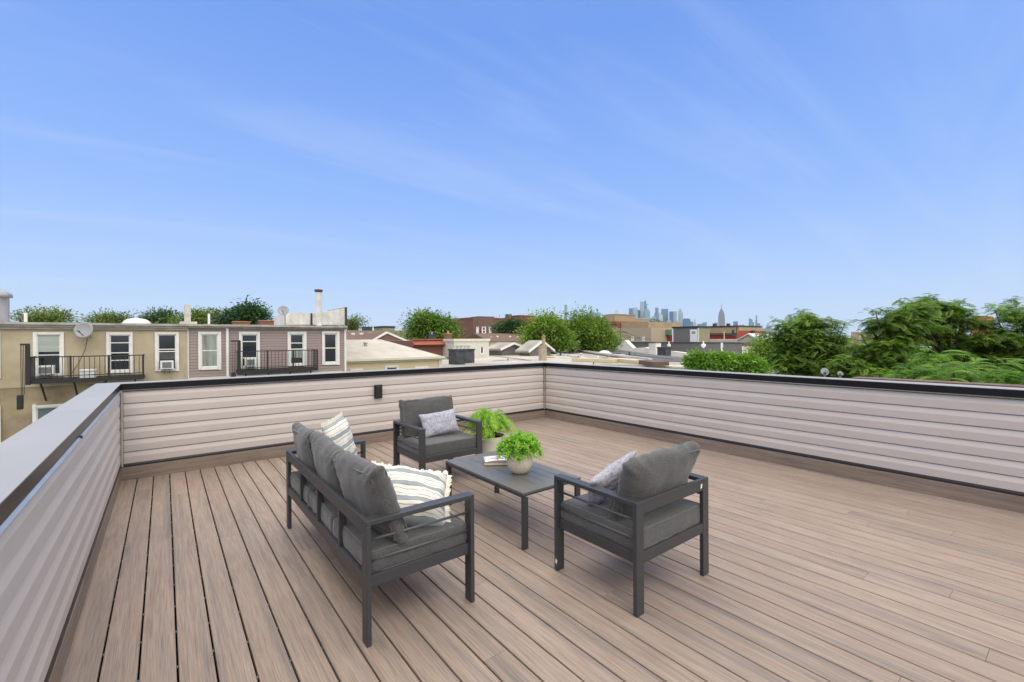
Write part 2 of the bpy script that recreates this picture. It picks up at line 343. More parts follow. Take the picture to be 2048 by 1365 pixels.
M['stone_dark'] = mk('dark_chimney_render', (.075, .08, .095), .85, .25, 2.5, 8, .2, .01, c2=(.030, .032, .038))
M['stone_tan'] = mk('tan_chimney_render', (.36, .30, .22), .9, .15, 3, 8, .3, .01)
M['terracotta'] = mk('terracotta', (.38, .18, .11), .85, .15, 4)
M['ground'] = mk('city_ground', (.13, .13, .115), .95, .2, .02, 8, c2=(.07, .09, .05))
M['paper'] = mk('book_pages', (.70, .64, .54), .8, .05, 200, 2, stretch=(.1, .1, 3))
M['cover_red'] = mk('book_cover', (.28, .07, .065), .5, .1)
def cover_mat():
    m, t, b = newmat('magazine_cover'); co = coords(t); v = N(t, 'ShaderNodeTexVoronoi', distance='CHEBYCHEV'); t.links.new(coords(t, (11, 9, 1)).outputs[0], v.inputs[0]); v.inputs['Scale'].default_value = 1
    r = N(t, 'ShaderNodeValToRGB'); r.color_ramp.interpolation = 'CONSTANT'; sp = N(t, 'ShaderNodeSeparateColor'); t.links.new(v.outputs['Color'], sp.inputs[0]); t.links.new(sp.outputs[0], r.inputs[0])
    ramp(r, [(0, (.72, .70, .72)), (.35, (.62, .60, .63)), (.6, (.55, .36, .36)), (.75, (.70, .62, .62)), (.9, (.42, .32, .33))])
    t.links.new(r.outputs[0], b.inputs['Base Color']); b.inputs['Roughness'].default_value = .35; return m
M['magazine'] = cover_mat()

# ------------------------------------------------------------------ the deck
XL, YB, XR, ZT = -.384, 6.5835, 5.907, 1.0787
Y0 = -3.0
def set_face_attr(o, name, vals):
    a = o.data.attributes.new(name, 'FLOAT', 'FACE'); a.data.foreach_set('value', vals)
def boards():
    mb = MB(); vals = []; x = XL + .1347 - .145; g = .0044; k = 0
    r = random.Random(3)
    known = {4: [4.6], 7: [2.9], 9: [4.9, 1.7], 3: [2.2]}
    while x < XR:
        x0, x1 = max(XL-.02, x+g), min(XR+.02, x+.145-g)
        if x1-x0 > .01:
            ys = [Y0]; y = Y0 + r.uniform(.8, 4.5)
            while y < YB: ys.append(y); y += r.choice((3.66, 4.88, 2.4))
            ys.append(YB+.02)
            for a, b in zip(ys, ys[1:]):
                a2, b2 = a+.0008, b-.0008; e = .0025; w = r.random()
                # rounded shoulders: cross section of six points
                sec = [(x0, -.024), (x0, -e), (x0+e, 0), (x1-e, 0), (x1, -e), (x1, -.024)]
                n0 = len(mb.f); mb.prism([(p, a2, q) for p, q in sec], (0, b2-a2, 0)); vals += [w]*(len(mb.f)-n0)
        x += .145; k += 1
    o = mb.build('deck', M['deck']); set_face_attr(o, 'bd', vals); tag(o, kind='structure')
    return o
deck = boards()
u = MB(); u.box(XL-.03, XR+.03, Y0, YB+.03, -.09, -.03); uo = u.build('deck_underlay', M['gapdark'], deck)
cl = MB(); rr = random.Random(5)
for k in range(0, 16):
    xx = XL + .1347 + .145*k
    for j in range(22):
        yy = .55 + .305*j + rr.uniform(-.02, .02)
        cl.box(xx-.0027, xx+.0027, yy-.009, yy+.009, -.012, -.007)
cl.build('hidden_clips', M['clip'], deck)

def siding_profile(z0, z1, course):
    """outline of dutch lap siding from the top down as (outward, z)"""
    pts = [(0, z1)]; z = z1; lo = z0
    zs = [.857, .7215, .586, .4505, .315, z0]
    top = z1
    for zb in zs:
        h = top-zb; pts += [(-.014, top-.0001), (-.014, top-.0088), (.0050, top-.0090), (.0178, zb+h*.56), (.0182, zb+h*.53), (.0150, zb+.001), (.0150, zb)]
        top = zb
    pts.append((0, z0)); return pts
def parapet(name, label, p0, p1, inward, mat_board, lipmat):
    """p0,p1 = ends of the inner foot line; inward = unit vector to the deck"""
    p0 = Vector(p0); p1 = Vector(p1); inn = Vector(inward); L = p1-p0; d = L.normalized()
    t = thing(name, label, 'wall', (p0+p1)/2)
    def P(o, z, base): return base + inn*o + Vector((0, 0, z))
    back = MB(); back.prism([P(-.04, -.2, p0), P(-.20, -.2, p0), P(-.20, 1.03, p0), P(-.04, 1.03, p0)], L); back.build('wall_core', M['vinyl_trim'], t)
    sp = MB(); prof = siding_profile(.185, .995, .1355)
    poly = [P(-.038, .185, p0), P(-.038, .995, p0)] + [P(-.0215+o, z, p0) for o, z in prof]
    sp.prism(poly, L); sp.build('siding', M['vinyl'], t)
    tr = MB(); tr.prism([P(-.022, .146, p0), P(-.022, .184, p0), P(-.010, .184, p0), P(-.002, .166, p0), P(-.002, .146, p0)], L); tr.build('base_trim', M['black_trim'], t)
    bb = MB(); bb.prism([P(-.024, .002, p0), P(-.024, .1455, p0), P(-.002, .1455, p0), P(0, .1435, p0), P(0, .002, p0)], L)
    o = bb.build('baseboard', mat_board, t); set_face_attr(o, 'bd', [.35]*len(o.data.polygons))
    fs = MB(); fs.prism([P(-.022, .995, p0), P(-.022, 1.074, p0), P(0, 1.074, p0), P(0, 1.0085, p0), P(-.012, 1.0085, p0)], L); fs.build('fascia', M['black_metal'], t)
    lp = MB(); lp.prism([P(-.001, 1.0080, p0), P(.010, .998, p0), P(.010, .995, p0), P(-.018, .9952, p0), P(-.018, 1.0080, p0)], L); lp.build('drip_edge', lipmat, t)
    cp = MB(); n = max(1, round(L.length/2.4)); e0 = p0; 
    for i in range(n):
        a = p0 + L*(i/n) + d*(.0015 if i else 0); b = p0 + L*((i+1)/n) - d*(.0015 if i < n-1 else 0)
        cp.prism([P(.002, ZT-.0045, a), P(.002, ZT, a), P(-.222, ZT, a), P(-.222, ZT-.0045, a)], b-a)
    cp.build('coping', M['coping'], t)
    of = MB(); of.prism([P(-.205, .99, p0), P(-.205, ZT-.005, p0), P(-.2215, ZT-.005, p0), P(-.2215, .99, p0)], L); of.build('outer_fascia', M['black_metal'], t)
    return t
M['lip_skylit'] = mk('drip_edge_skylit', (.42, .43, .45), .3, .1, 6, 3, 0, metal=.5)  # lighter copy for the left wall: its sky reflection is put into the colour
wl = parapet('parapet_wall', 'beige clapboard parapet wall running along the left edge of the deck under a broad pale metal coping', (XL, Y0, 0), (XL, YB-.003, 0), (1, 0, 0), M['fasciaY'], M['lip_skylit'])
wb = parapet('parapet_wall', 'beige clapboard parapet wall behind the sofa and the armchair, carrying the small black box', (XL-.22, YB, 0), (XR+.0, YB, 0), (0, -1, 0), M['fasciaX'], M['lip'])
wr = parapet('parapet_wall', 'beige clapboard parapet wall along the right side of the deck in front of the green trees', (XR, YB+.22, 0), (XR, Y0, 0), (-1, 0, 0), M['fasciaY'], M['lip'])
for w_ in (wl, wb, wr): w_['group'] = 'parapet walls around the deck'
cpst = MB(); cpst.box(XR-.021, XR-.001, YB-.021, YB-.001, .17, .994); cpst.build('corner_post', M['vinyl_trim'], wr, bevel=.002)
cg = MB(); cg.box(XR-.0245, XR-.0215, YB-.010, YB-.002, .187, .994); cg.box(XR-.010, XR-.002, YB-.0245, YB-.0215, .187, .994); cg.build('corner_gap_shade', M['black_trim'], wr)  # dark strips standing in for the shaded gaps beside the post
cpst = MB(); cpst.box(XL+.002, XL+.016, YB-.017, YB-.002, .155, .994); cpst.build('corner_post', M['vinyl_trim'], wl, bevel=.002)
cg = MB(); cg.box(XL+.0165, XL+.0195, YB-.010, YB-.003, .187, .994); cg.build('corner_gap_shade', M['black_trim'], wl)
# seam cover plate on the left coping edge
sc = MB(); sc.box(XL-.002, XL+.0125, 3.52, 3.535, .9955, 1.012); sc.build('joint_cover', M['black_trim'], wl)

ob = thing('outlet_box', 'small black weatherproof box fixed to the siding of the rear parapet wall', 'outlet box', (2.54, YB-.02, .67))
b1 = MB(); b1.box(2.478, 2.600, YB-.036, YB-.006, .668, .872); b1.build('back_plate', M['black_trim'], ob, bevel=.006)
b2 = MB(); b2.hexa([(2.492, YB-.058, .684), (2.586, YB-.058, .684), (2.586, YB-.037, .680), (2.492, YB-.037, .680), (2.496, YB-.070, .852), (2.582, YB-.070, .852), (2.586, YB-.037, .858), (2.492, YB-.037, .858)]); b2.build('hinged_cover', M['iron'], ob, bevel=.006)

# ------------------------------------------------------------------ furniture
def cushion(name, w, d, h, parent, loc, rot=(0, 0, 0), bulge=.02, r=.035, seed=0, wr=.006, piping=True, n=22, sag=0.0, mat=None):
    """upholstered box cushion, w along x, d along y, h along z, centred at loc"""
    vs = {}; verts = []; faces = []
    def pt(u, v, ax, sg):
        q = [0, 0, 0]; q[ax] = sg; q[(ax+1) % 3] = u; q[(ax+2) % 3] = v
        half = Vector((w/2, d/2, h/2)); p = Vector((q[0]*half.x, q[1]*half.y, q[2]*half.z))
        rr_ = min(r, h/2*.95); inner = Vector((max(-half.x+rr_, min(half.x-rr_, p.x)), max(-half.y+rr_, min(half.y-rr_, p.y)), max(-half.z+rr_, min(half.z-rr_, p.z))))
        dd = p-inner
        if dd.length > 1e-9: p = inner + dd.normalized()*rr_
        ux, uy, uz = p.x/half.x, p.y/half.y, p.z/half.z
        fz = (1-abs(ux)**3)*(1-abs(uy)**3)
        p.z += (bulge*fz)*(1 if uz > 0 else -1)*min(1, abs(uz)*1.5)
        side = (1-uz*uz); p.x += ux*abs(ux)**4*bulge*.5*side; p.y += uy*abs(uy)**4*bulge*.5*side
        s1 = Vector((p.x*3.3+seed, p.y*3.3, p.z*3.3)); s2 = Vector((p.x*11+seed*3, p.y*7, p.z*16))
        dn = mnoise.noise(s1)*wr*1.6 + mnoise.noise(s2)*wr*.7
        nrm = Vector((ux**5, uy**5, uz)).normalized(); p += nrm*dn
        # puckers running in from the corners and a few soft folds
        cf = abs(ux)*abs(uy); p += nrm*(math.sin((abs(ux)-abs(uy))*22+seed)*cf**1.5*wr*.9 + abs(mnoise.noise(Vector((p.x*5+seed, p.y*14, p.z*2))))*-wr*1.1)
        ear = max(0, cf-.72)*(bulge*.9 if piping else 0); p.x += math.copysign(ear, ux); p.y += math.copysign(ear, uy)
        p.z -= sag*(p.x/half.x)**2
        return p
    bm = bmesh.new(); key = {}
    for ax in range(3):
        for sg in (-1, 1):
            grid = [[None]*(n+1) for _ in range(n+1)]
            for i in range(n+1):
                for j in range(n+1):
                    u = math.sin(math.pi/2*(2*i/n-1))*.35 + (2*i/n-1)*.65; v = math.sin(math.pi/2*(2*j/n-1))*.35 + (2*j/n-1)*.65
                    q = [0, 0, 0]; q[ax] = sg; q[(ax+1) % 3] = u; q[(ax+2) % 3] = v; k = tuple(round(a, 5) for a in q)
                    if k not in key: key[k] = bm.verts.new(pt(u, v, ax, sg))
                    grid[i][j] = key[k]
            for i in range(n):
                for j in range(n):
                    f = [grid[i][j], grid[i+1][j], grid[i+1][j+1], grid[i][j+1]]
                    if sg < 0: f.reverse()
                    try: bm.faces.new(f)
                    except ValueError: pass
    me = bpy.data.meshes.new(name); bm.to_mesh(me); bm.free(); me.materials.append(mat or M['grey_fabric'])
    me.polygons.foreach_set('use_smooth', [True]*len(me.polygons))
    o = bpy.data.objects.new(name, me); COL.objects.link(o); o.parent = parent; o.location = loc; o.rotation_euler = rot
    if piping:
        pm = MB(); rr_ = min(r, h/2*.95)
        for sg in (-1, 1):
            pts = []; a, b = w/2-rr_*.3, d/2-rr_*.3; cr_ = rr_*.9
            for cx, cy, a0 in ((a-cr_, b-cr_, 0), (-a+cr_, b-cr_, 90), (-a+cr_, -b+cr_, 180), (a-cr_, -b+cr_, 270)):
                for k in range(5):
                    an = rad(a0+22.5*k); pts.append([cx+cr_*math.cos(an), cy+cr_*math.sin(an)])
            # densify
            P2 = []
            for i in range(len(pts)):
                p, q = pts[i], pts[(i+1) % len(pts)]; L = math.dist(p, q); m_ = max(1, int(L/.03))
                for k in range(m_): P2.append((p[0]+(q[0]-p[0])*k/m_, p[1]+(q[1]-p[1])*k/m_))
            ring = [Vector((x, y, sg*(h/2-rr_*.28) + mnoise.noise(Vector((x*9+seed, y*9, sg)))*wr*.8 - sag*(x/(w/2))**2)) for x, y in P2]
            pm.tube(ring, .0050, 6, closed=True)
        po = pm.build('piping', M['grey_piping'], o, smooth=True, local=True)
    return o

ZA, TH, PW = .635, .026, .068          # arm height, bar thickness, bar width
def side_frame(parent, x, depth, back):
    """flat U bar at one end: two posts joined by the arm; local frame: front at y=0, back at y=depth; x = centre of bar"""
    for y0, y1 in ((0, TH), (depth-TH, depth)):
        m = MB(); m.box(x-PW/2, x+PW/2, y0, y1, 0, ZA-TH); m.build('leg', M['frame'], parent, bevel=.003, local=True)
    m = MB(); m.box(x-PW/2, x+PW/2, 0, depth, ZA-TH+.0005, ZA); m.build('armrest', M['frame'], parent, bevel=.003, local=True)
    m = MB(); m.box(x-.012, x+.012, TH, depth-TH, .282, .345); m.build('side_rail', M['frame'], parent, bevel=.003, local=True)
    for z in (.418, .524):
        m = MB(); m.tube([(x, TH-.002, z), (x, depth-TH+.002, z)], .0075, 10); m.build('arm_rod', M['rod'], parent, smooth=True, local=True)
def seat_base(parent, w, depth, nposts):
    m = MB(); m.box(-w/2+PW, w/2-PW, .002, .024, .282, .345); m.build('front_rail', M['frame'], parent, bevel=.003, local=True)
    m = MB(); m.box(-w/2+PW, w/2-PW, depth-.024, depth-.002, .282, .345); m.build('rear_rail', M['frame'], parent, bevel=.003, local=True)
    m = MB(); m.box(-w/2+PW, w/2-PW, depth-.024, depth-.001, .560, ZA-.001); m.build('back_rail', M['frame'], parent, bevel=.003, local=True)
    for k in range(nposts):
        x = -w/2 + w*(k+1)/(nposts+1)
        m = MB(); m.box(x-.013, x+.013, depth-.046, depth-.003, .3455, .5595); m.build('back_post', M['frame'], parent, bevel=.003, local=True)
    ns = max(3, int(w/.16))
    for k in range(ns):
        x = -w/2 + PW + (w-2*PW)*(k+.5)/ns
        m = MB(); m.box(x-.02, x+.02, .024, depth-.024, .315, .335); m.build('seat_slat', M['frame'], parent, local=True)
# armchair A: faces -y
DCH = .665; WCH = .765
ch1 = thing('armchair', 'charcoal metal armchair by the rear wall facing the camera, small grey pillow against its backrest', 'armchair', (2.42, 4.165, 0), 'armchairs of the lounge set')
side_frame(ch1, -WCH/2+PW/2, DCH, True); side_frame(ch1, WCH/2-PW/2, DCH, True); seat_base(ch1, WCH, DCH, 0)
cushion('seat_cushion', WCH-.078, DCH-.052, .122, ch1, (0, DCH/2, .3995), bulge=.008, r=.020, seed=1, wr=.003)
bc1 = cushion('back_cushion', WCH-.115, .40, .095, ch1, (0, DCH-.112, .658), rot=(rad(76), 0, 0), bulge=.032, r=.028, seed=2, wr=.009)
# armchair B: faces +y, backrest to the camera
ch2 = copy_tree(ch1); ch2.location = (2.440, 2.205, 0); ch2.rotation_euler.z = math.pi
ch2['label'] = 'charcoal metal armchair in the right foreground with its back to the camera'
for c_ in children(ch2):
    if c_.name.startswith('back_cushion'):
        for k in children(c_): bpy.data.objects.remove(k)
        bpy.data.objects.remove(c_)
bc2 = cushion('back_cushion', WCH-.115, .41, .095, ch2, (.0, DCH-.140, .650), rot=(rad(66), rad(3), rad(-2)), bulge=.040, r=.028, seed=5, wr=.011)
for p_ in (((2.058, 2.1555, .085), (2.058, 2.1800, .12)), ):
    m = MB(); m.quad((2.0565, 2.182, .045), (2.0565, 2.196, .058), (2.0565, 2.188, .085), (2.0565, 2.174, .072)); m.build('sticker', M['white'], None)
    st = bpy.data.objects['sticker']; st.parent = ch2; st.matrix_parent_inverse = (Matrix.Translation(ch2.location) @ Matrix.Rotation(math.pi, 4, 'Z')).inverted()
m = MB(); m.quad((2.722, 1.5392, .575), (2.740, 1.5392, .580), (2.744, 1.5392, .608), (2.726, 1.5392, .603)); st2 = m.build('sticker', M['white'], None)
st2.parent = ch2; st2.matrix_parent_inverse = (Matrix.Translation(ch2.location) @ Matrix.Rotation(math.pi, 4, 'Z')).inverted()
# sofa: faces +x  (local front is y=0 -> rotate +90: local -y ... world +x)
LS = 1.872; DS = .645
sf = thing('sofa', 'long charcoal metal outdoor sofa with grey cushions, seen from behind its open backrest', 'sofa', (1.440, 3.165, 0), None, rad(90))
side_frame(sf, -LS/2+PW/2, DS, True); side_frame(sf, LS/2-PW/2, DS, True); seat_base(sf, LS, DS, 3)
for k in range(3):
    cx = (-1+k)*(LS-.075)/3
    cushion('seat_cushion', (LS-.085)/3, DS-.052, .122, sf, (cx, DS/2-.002, .400), bulge=.010, r=.020, seed=10+k, wr=.006, rot=(0, 0, rad((.6, -.8, .5)[k])))
bk = [(.60, .41, (-.595, DS-.135, .655), (71, 3, 2), 20), (.59, .40, (.01, DS-.130, .650), (72, -3, -1), 21), (.59, .40, (.60, DS-.120, .650), (74, 2, -2), 22)]
for w_, h_, l_, r_, s_ in bk:
    cushion('back_cushion', w_, h_, .095, sf, l_, rot=tuple(rad(a) for a in r_), bulge=.045, r=.030, seed=s_, wr=.011)

# coffee table
TX0, TX1, TY0, TY1, TZ = 2.068, 2.672, 2.545, 3.69, .42
tb = thing('coffee_table', 'low charcoal slatted metal coffee table between the sofa and the armchairs', 'coffee table', ((TX0+TX1)/2, (TY0+TY1)/2, 0))
tz = TZ-.028
m = MB(); m.box(TX0, TX0+.105, TY0, TY1, tz+.012, TZ); m.box(TX1-.105, TX1, TY0, TY1, tz+.012, TZ)
m.box(TX0+.106, TX1-.106, TY0, TY0+.10, tz+.012, TZ); m.box(TX0+.106, TX1-.106, TY1-.10, TY1, tz+.012, TZ); m.build('table_border', M['tabletop'], tb, bevel=.0015)
ns = 4; wS = (TX1-TX0-.212)/ns
for k in range(ns):
    m = MB(); m.box(TX0+.106+wS*k+.002, TX0+.106+wS*(k+1)-.002, TY0+.102, TY1-.102, tz+.012, TZ-.0008); m.build('slat', M['tabletop'], tb, bevel=.0015)
for nm, a in (('apron', (TX0, TX0+.02, TY0+.0, TY1)), ('apron', (TX1-.02, TX1, TY0, TY1)), ('apron', (TX0+.0205, TX1-.0205, TY0, TY0+.012)), ('apron', (TX0+.0205, TX1-.0205, TY1-.012, TY1))):
    m = MB(); m.box(*a, tz-.012 if a[1]-a[0] < .05 else tz+.0, tz+.0115); m.build(nm, M['frame'], tb, bevel=.002)
for y in (TY0+.38, TY0+.76):
    m = MB(); m.box(TX0+.021, TX1-.021, y-.02, y+.02, tz-.022, tz+.011); m.build('cross_brace', M['frame'], tb, bevel=.002)
for x in (TX0, TX1-.05):
    for y in (TY0, TY1-.026):
        m = MB(); m.box(x+.0005, x+.0495, y+.0005, y+.0255, 0, tz-.0125); m.build('leg', M['frame'], tb, bevel=.003)

# books
def stack_item(o, parts_):
    return o
bk_c = G(980, 926, .435)
bo = thing('book', 'thick softcover book with pale page edges lying under the magazine on the coffee table', 'book', (2.395, 3.305, .4205), None, rad(-36))
m = MB(); m.box(-.125, .125, -.083, .083, .0035, .0275); m.build('pages', M['paper'], bo, local=True, bevel=.002)
m = MB(); m.box(-.128, .128, -.086, .086, 0, .003); m.box(-.128, .128, -.086, .086, .028, .031); m.build('cover', M['cover_red'], bo, local=True, bevel=.001)
mg = thing('magazine', 'glossy pale magazine with pinkish picture blocks, topmost of the pile on the coffee table', 'magazine', (2.402, 3.310, .4518), None, rad(-31))
vs = []; fs = []; nn = 14
for i in range(nn+1):
    for j in range(7):
        u_ = i/nn; v_ = j/6; z_ = .006 + .010*math.sin(u_*math.pi)*(1-v_*.5) + (.008 if u_ > .8 and v_ < .3 else 0)*(u_-.8)*5
        vs.append((-.13+.26*u_, -.095+.19*v_, z_))
for i in range(nn):
    for j in range(6): a = i*7+j; fs.append((a, a+7, a+8, a+1))
m = MB(); m.add(vs, fs); mo = m.build('cover', M['magazine'], mg, local=True, smooth=True); sm = mo.modifiers.new('s', 'SOLIDIFY'); sm.thickness = .001
m = MB(); m.box(-.126, .126, -.091, .091, 0, .0055); m.build('pages', M['paper'], mg, local=True)

# ---- pillows
def pillow(name, label, w, h, t, M4, mat, seed=0, n=30, pinch=.07, fringe=None, wr=.006, cat='pillow', group=None):
    vs = []; fs = []; idx = {}
    for s_ in (1, -1):
        for i in range(n+1):
            for j in range(n+1):
                u, v = 2*i/n-1, 2*j/n-1
                edge = i in (0, n) or j in (0, n)
                if edge and (0, i, j) in idx: idx[(s_, i, j)] = idx[(0, i, j)]; continue
                px_ = u*w/2*(1-pinch*(1-abs(v)**2.2)*abs(u)**3*1.0); py_ = v*h/2*(1-pinch*(1-abs(u)**2.2)*abs(v)**3)
                th = t/2*max(0, (1-abs(u)**2.6))**.55*max(0, (1-abs(v)**2.6))**.55
                nn_ = mnoise.noise(Vector((u*2.2+seed, v*2.2, s_)))*wr*2.2 + mnoise.noise(Vector((u*6+seed, v*6, s_*2)))*wr
                z_ = s_*(th + nn_*min(1, th/(t*.2)))
                if edge: z_ = mnoise.noise(Vector((u*3+seed, v*3, 5)))*wr*2.5
                idx[(s_, i, j)] = len(vs); 
                if edge: idx[(0, i, j)] = len(vs)
                vs.append(M4 @ Vector((px_, py_, z_)))
        for i in range(n):
            for j in range(n):
                f = [idx[(s_, i, j)], idx[(s_, i+1, j)], idx[(s_, i+1, j+1)], idx[(s_, i, j+1)]]
                fs.append(tuple(f if s_ > 0 else f[::-1]))
    loc = M4.translation; inv = M4.inverted()
    me = bpy.data.meshes.new(name); me.from_pydata([tuple(inv @ q) for q in vs], [], fs); me.materials.append(mat)
    me.polygons.foreach_set('use_smooth', [True]*len(me.polygons))
    o = bpy.data.objects.new(name, me); COL.objects.link(o); o.matrix_world = M4; tag(o, label, cat, group)
    if fringe:
        fm = MB(); r = random.Random(seed)
        for side in fringe:
            K = 46
            for k in range(K):
                s0 = -1+2*k/K; s1 = -1+2*(k+1)/K
                def e(s, out):
                    pc = 1-pinch*(1-abs(s)**2.2)
                    q = Vector((side[0]*w/2*pc, s*h/2, 0)) if side[0] else Vector((s*w/2, side[1]*h/2*pc, 0))
                    return q + Vector((side[0], side[1], 0))*out
                wv = math.sin(k*1.3)*.008
                a, b = e(s0, -.004), e(s1, -.004); c_, d_ = e(s1, .030+r.uniform(-.008, .008)), e(s0, .030+r.uniform(-.008, .008))
                off = Vector((0, 0, math.sin(k*1.3)*.007)); off2 = Vector((0, 0, math.sin((k+1)*1.3)*.007))
                fm.quad(a, b, c_+off2, d_+off)
        fo = fm.build('frayed_edge', M['cream_cloth'], o, local=True); so_ = fo.modifiers.new('s', 'SOLIDIFY'); so_.thickness = .002
    if True:
        pass
    return o
def basis(center, xdir, ydir):
    x = Vector(xdir).normalized(); y = Vector(ydir); y = (y-x*y.dot(x)).normalized(); z = x.cross(y)
    return Matrix(((x.x, y.x, z.x, center[0]), (x.y, y.y, z.y, center[1]), (x.z, y.z, z.z, center[2]), (0, 0, 0, 1)))
pillow('throw_pillow', 'small plain light grey lumbar pillow propped upright on the armchair by the rear wall', .44, .27, .12,
       basis((2.45, 4.50, .605), (1, -.10, .08), (-.02, .42, 1)), M['light_fabric'], 3, group='plain grey throw pillows')
pillow('throw_pillow', 'small plain light grey lumbar pillow slumped under the tilted back cushion of the foreground armchair', .44, .28, .11,
       basis((2.335, 1.945, .618), (1, -.10, .36), (-.3, -.5, .85)), M['light_fabric'], 8, group='plain grey throw pillows')
pillow('throw_pillow', 'cream and blue grey striped pillow standing upright at the far end of the sofa', .44, .44, .15,
       basis((1.13, 3.74, .685), (.50, .66, .05), (-.42, -.1, 1)), M['stripe'], 12, fringe=[(0, 1)], group='striped throw pillows')
pillow('throw_pillow', 'large frayed cream and blue grey striped pillow lying by the near arm of the sofa', .50, .42, .21,
       basis((1.16, 2.545, .598), (.9, -.38, -.22), (-.12, .42, .28)), M['stripe'], 16, fringe=[(1, 0), (0, 1)], group='striped throw pillows', wr=.009)

# ---- plants
def leaves_obj(name, mat, parent, V, F, R, label=None):
    me = bpy.data.meshes.new(name); V = np.asarray(V, dtype=np.float32); F = np.asarray(F, dtype=np.int32)
    me.vertices.add(len(V)); me.vertices.foreach_set('co', V.ravel()); k = F.shape[1]
    me.loops.add(F.size); me.loops.foreach_set('vertex_index', F.ravel()); me.polygons.add(len(F))
    me.polygons.foreach_set('loop_start', np.arange(0, F.size, k, dtype=np.int32)); me.polygons.foreach_set('loop_total', np.full(len(F), k, dtype=np.int32))
    me.update(calc_edges=True); me.validate(); me.materials.append(mat)
    a = me.attributes.new('leaf_tone', 'FLOAT', 'FACE'); a.data.foreach_set('value', np.asarray(R, dtype=np.float32))
    o = bpy.data.objects.new(name, me); COL.objects.link(o); o.parent = parent; return o
def leafquads(C_, A, B, Nn):
    """rhombus leaves: centre C, half axes A (long) and B (short), bent by Nn"""
    V = np.stack([C_-A, C_+B+Nn, C_+A, C_-B+Nn], 1).reshape(-1, 3); F = np.arange(len(V)).reshape(-1, 4); return V, F
def pot_lathe(prof, mat, parent, name='pot'):
    m = MB(); m.lathe(prof, (0, 0, 0), 40); return m.build(name, mat, parent, smooth=True, local=True)
tp = thing('potted_plant', 'bushy bright green small leaved plant in a round beige pot on the coffee table', 'plant', (2.365, 2.955, .4205))
pot_lathe([(.045, 0), (.062, .003), (.088, .030), (.106, .068), (.112, .100), (.105, .135), (.088, .163), (.078, .172), (.070, .172), (.070, .15)], M['pot'], tp)
m = MB(); m.lathe([(.069, .150), (.068, .158), (.001, .160)], (0, 0, 0), 24); m.build('soil', M['soil'], tp, local=True)
def bushy(parent, n_st, R0, base_z, mat, seed, lf=.017):
    r = np.random.RandomState(seed); Cs, As, Bs, Ns, Rs = [], [], [], [], []; stems = MB()
    for k in range(n_st):
        az = r.uniform(0, 2*math.pi); el = math.acos(r.uniform(-.10, 1)); L = R0*r.uniform(.80, 1.1)
        d = np.array([math.cos(az)*math.sin(el), math.sin(az)*math.sin(el), math.cos(el)])
        p0 = np.array([d[0]*.03, d[1]*.03, base_z]); end = np.array([d[0]*L, d[1]*L, base_z+.02+d[2]*L*.88 - .03*math.sin(el)])
        pts = [p0+(end-p0)*s + np.array([0, 0, .05*math.sin(s*math.pi)*math.sin(el)]) for s in np.linspace(0, 1, 7)]
        stems.tube(pts, .0013, 4)
        for s in np.linspace(.35, 1, 12):
            i = min(5, int(s*6)); f = s*6-i; p = pts[i]*(1-f)+pts[min(6, i+1)]*f
            t = end-p0; t /= np.linalg.norm(t)
            for q in range(3):
                a = r.normal(size=3); a -= t*a.dot(t)*.6; a = a/np.linalg.norm(a)*.8 + t*.5 + np.array([0, 0, -.15]); a /= np.linalg.norm(a)
                b = np.cross(a, r.normal(size=3)); b /= np.linalg.norm(b); nn = np.cross(a, b)
                l = lf*r.uniform(.6, 1.25)
                Cs.append(p+a*l*1.1); As.append(a*l); Bs.append(b*l*.42); Ns.append(nn*l*.18); Rs.append(np.clip(r.normal(.35+.45*s, .18), 0, 1))  # leaves darker towards the inside: the bush's inner shade put into the colour
    V, F = leafquads(np.array(Cs), np.array(As), np.array(Bs), np.array(Ns)); leaves_obj('foliage', mat, parent, V, F, Rs)
    stems.build('stems', M['stem'], parent, local=True)
bushy(tp, 210, .185, .165, M['bush'], 4, .0135)
fp = thing('potted_fern', 'feathery bright green fern in a pale concrete planter on the deck beyond the coffee table', 'plant', (3.06, 4.40, 0))
pot_lathe([(.125, 0), (.150, .004), (.165, .06), (.178, .20), (.184, .33), (.186, .395), (.182, .402), (.170, .402), (.165, .37)], M['pot2'], fp, 'planter')
m = MB(); m.lathe([(.1648, .36), (.16, .372), (.001, .378)], (0, 0, 0), 24); m.build('soil', M['soil'], fp, local=True)
